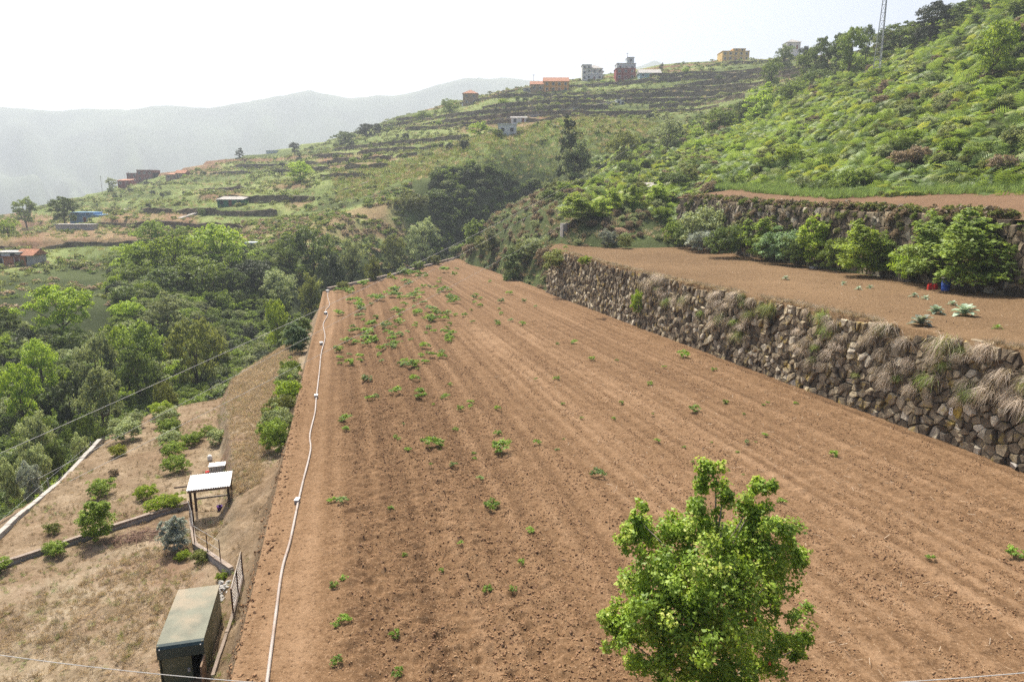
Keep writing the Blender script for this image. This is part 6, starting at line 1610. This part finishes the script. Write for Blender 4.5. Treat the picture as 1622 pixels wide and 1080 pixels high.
# concrete tank with plank front at the path head
p = at(905, 366, 112); e = empty('water_tank', tuple(p), .15); tag(e, 'small grey concrete tank with plank side at the head of the path', 'tank')
MB().box(-1.4, 1.6, 0, 2.2, -1.5, 1.15).build('wall', M['concrete'], e)
for i in range(5): MB().box(-.7 + i * .36, -.38 + i * .36, -.06, -.01, -.6, 1.0).build('plank', M['wood'], e)
# heap of dry cuttings and silver bush beside it
p = cast(975, 388, z2); sack('cuttings_heap', 'brown heap of dry cuttings at the far end of the upper terrace', 'bank', tuple(p + [0, 1.5, -.9]), 8.5, 5.5, 3.6, 41, 0, 'heap')
bush_px(962, 362, 392, 34, 'shrub1', 'silver', 'silver bush in front of the heap of dry cuttings'); bush_px(990, 372, 394, 24, 'shrub2', 'olive', 'small olive bush right of the silver bush')
# dry and rocky patch of bank beside the shelter
for (px, py, sc, lab) in [(1605, 742, 1.0, 'pale rounded boulder fallen at the foot of the lower wall'), (1590, 728, .5, 'small pale stone beside the fallen boulder')]:
    p = cast(px, py, zf_field); o = link('boulder', clod_mesh(int(px)), M['pale_conc'], None, tuple(p + [0, 0, .12 * sc]), (.3, .2, .6), (.52 * sc, .38 * sc, .36 * sc)); tag(o, lab, 'boulder')

# ------------------------------------------------------------------ the pear tree in the foreground
def pear():
    D0 = 13.6; C = []
    for (px, py, r, dd) in [(1133, 757, .30, 0), (1110, 775, .2, .1), (1145, 785, .26, -.1), (1107, 812, .3, 0), (1195, 785, .26, .2), (1212, 775, .2, .2), (1185, 815, .34, .1), (1225, 830, .3, .3), (1010, 822, .3, 0), (998, 855, .3, -.1), (1030, 850, .32, .1), (1020, 800, .12, 0), (1060, 848, .4, .2), (1100, 855, .5, 0), (1150, 850, .55, .2), (1200, 860, .5, 0), (1245, 865, .42, 0), (1265, 872, .25, .2),
                           (1040, 905, .5, -.3), (1090, 905, .6, .4), (1140, 905, .65, -.3), (1190, 905, .6, .5), (1235, 905, .4, .1), (1015, 930, .45, 0), (1060, 950, .6, -.4), (1110, 960, .65, -.5), (1165, 955, .65, -.3), (1215, 940, .5, .2), (995, 975, .4, .1), (970, 965, .28, 0), (975, 1000, .3, -.1), (1035, 1000, .55, -.3), (1085, 1010, .6, -.6), (1140, 1015, .55, -.5), (1190, 1005, .5, .2), (1255, 985, .34, .1), (1240, 1020, .36, .3), (1010, 1040, .36, 0), (1060, 1055, .5, -.4), (1115, 1065, .55, -.5), (1165, 1065, .5, -.4), (1215, 1050, .4, .1), (1265, 1025, .22, .2), (1080, 1110, .5, -.2), (1140, 1115, .5, -.3), (1190, 1105, .45, 0), (1110, 1160, .5, .2), (1160, 1160, .45, .3)]:
        c = at(px, py, D0 + dd * 2.2); C.append((c[0], c[1], c[2], r))
    bx, by = at(1118, 1080, D0)[:2]; bz = float(zf_field(bx, by)); base = np.array([bx, by, bz])
    e = empty('pear_tree', tuple(base)); tag(e, 'leafy young fruit tree in the foreground at the bottom of the photo', 'tree')
    rg = np.random.default_rng(31); V, T = [], []
    for (x, y, z, r) in C:
        n = int(1300 * (r / .5) ** 2) + 130
        ns = max(5, int(16 * (r / .5) ** 1.5))           # twigs' leaf clusters inside each bough end
        sub = unit(rg.normal(size=(ns, 3)) * [1, 1, 1.25]) * r * rg.uniform(.2, 1.5, (ns, 1)); which = (rg.random(n) ** 1.4 * ns).astype(int)
        dd = unit(rg.normal(size=(n, 3))) * (rg.uniform(.1, 1, n) ** .7)[:, None] * (.09 + r * .3)
        p = np.array([x, y, z]) - base + sub[which] + dd
        nr = unit(dd / r + sub[which] / r * .6 + rg.normal(size=(n, 3)) * .6 + [0, 0, .5])
        v, t = leaves(p, nr, .095, rg, .62, tint=np.clip(.2 + .5 * rg.random(ns)[which], 0, 1)); V.append(v); T.append(t)
    V = np.concatenate(V); T = np.concatenate(T)
    link('crown', new_mesh('crown', V, np.arange(len(V)).reshape(-1, 4), tint=T), L['pear'], e)
    mb = MB(); tp = [(0, 0, -.3), (.03, 0, .6), (0, .05, 1.5), (.05, .02, 2.6), (.1, .1, 3.8), (.15, .1, 4.8)]
    mb.tube(tp, [.1, .085, .075, .06, .045, .02], 8)
    for (x, y, z, r) in C[::2]:
        c = np.array([x, y, z]) - base; zz = max(.7, c[2] - 1.0 - .35 * np.hypot(c[0], c[1])); s0 = np.array([.03, .03, min(zz, 4.5)]); m = (s0 + c) / 2 + [0, 0, -.1]
        mb.tube([tuple(s0), tuple(m), tuple(c)], [.035, .022, .008], 5)
    mb.build('trunk', M['bark_pale'], e, True)
    M['fruit'] = plain('ripe_fruit', lin(.55, .11, .04), .5, .2)
    for (px, py) in [(1219, 1050), (1196, 980), (1060, 1020)]:
        q = at(px, py, D0 - 1.0) - base; MB().lathe([(.004, .05), (.016, .035), (.02, .02), (.032, -.01), (.03, -.03), (.012, -.045)], 10, tuple(q)).build('fruit', M['fruit'], e, True)
pear()
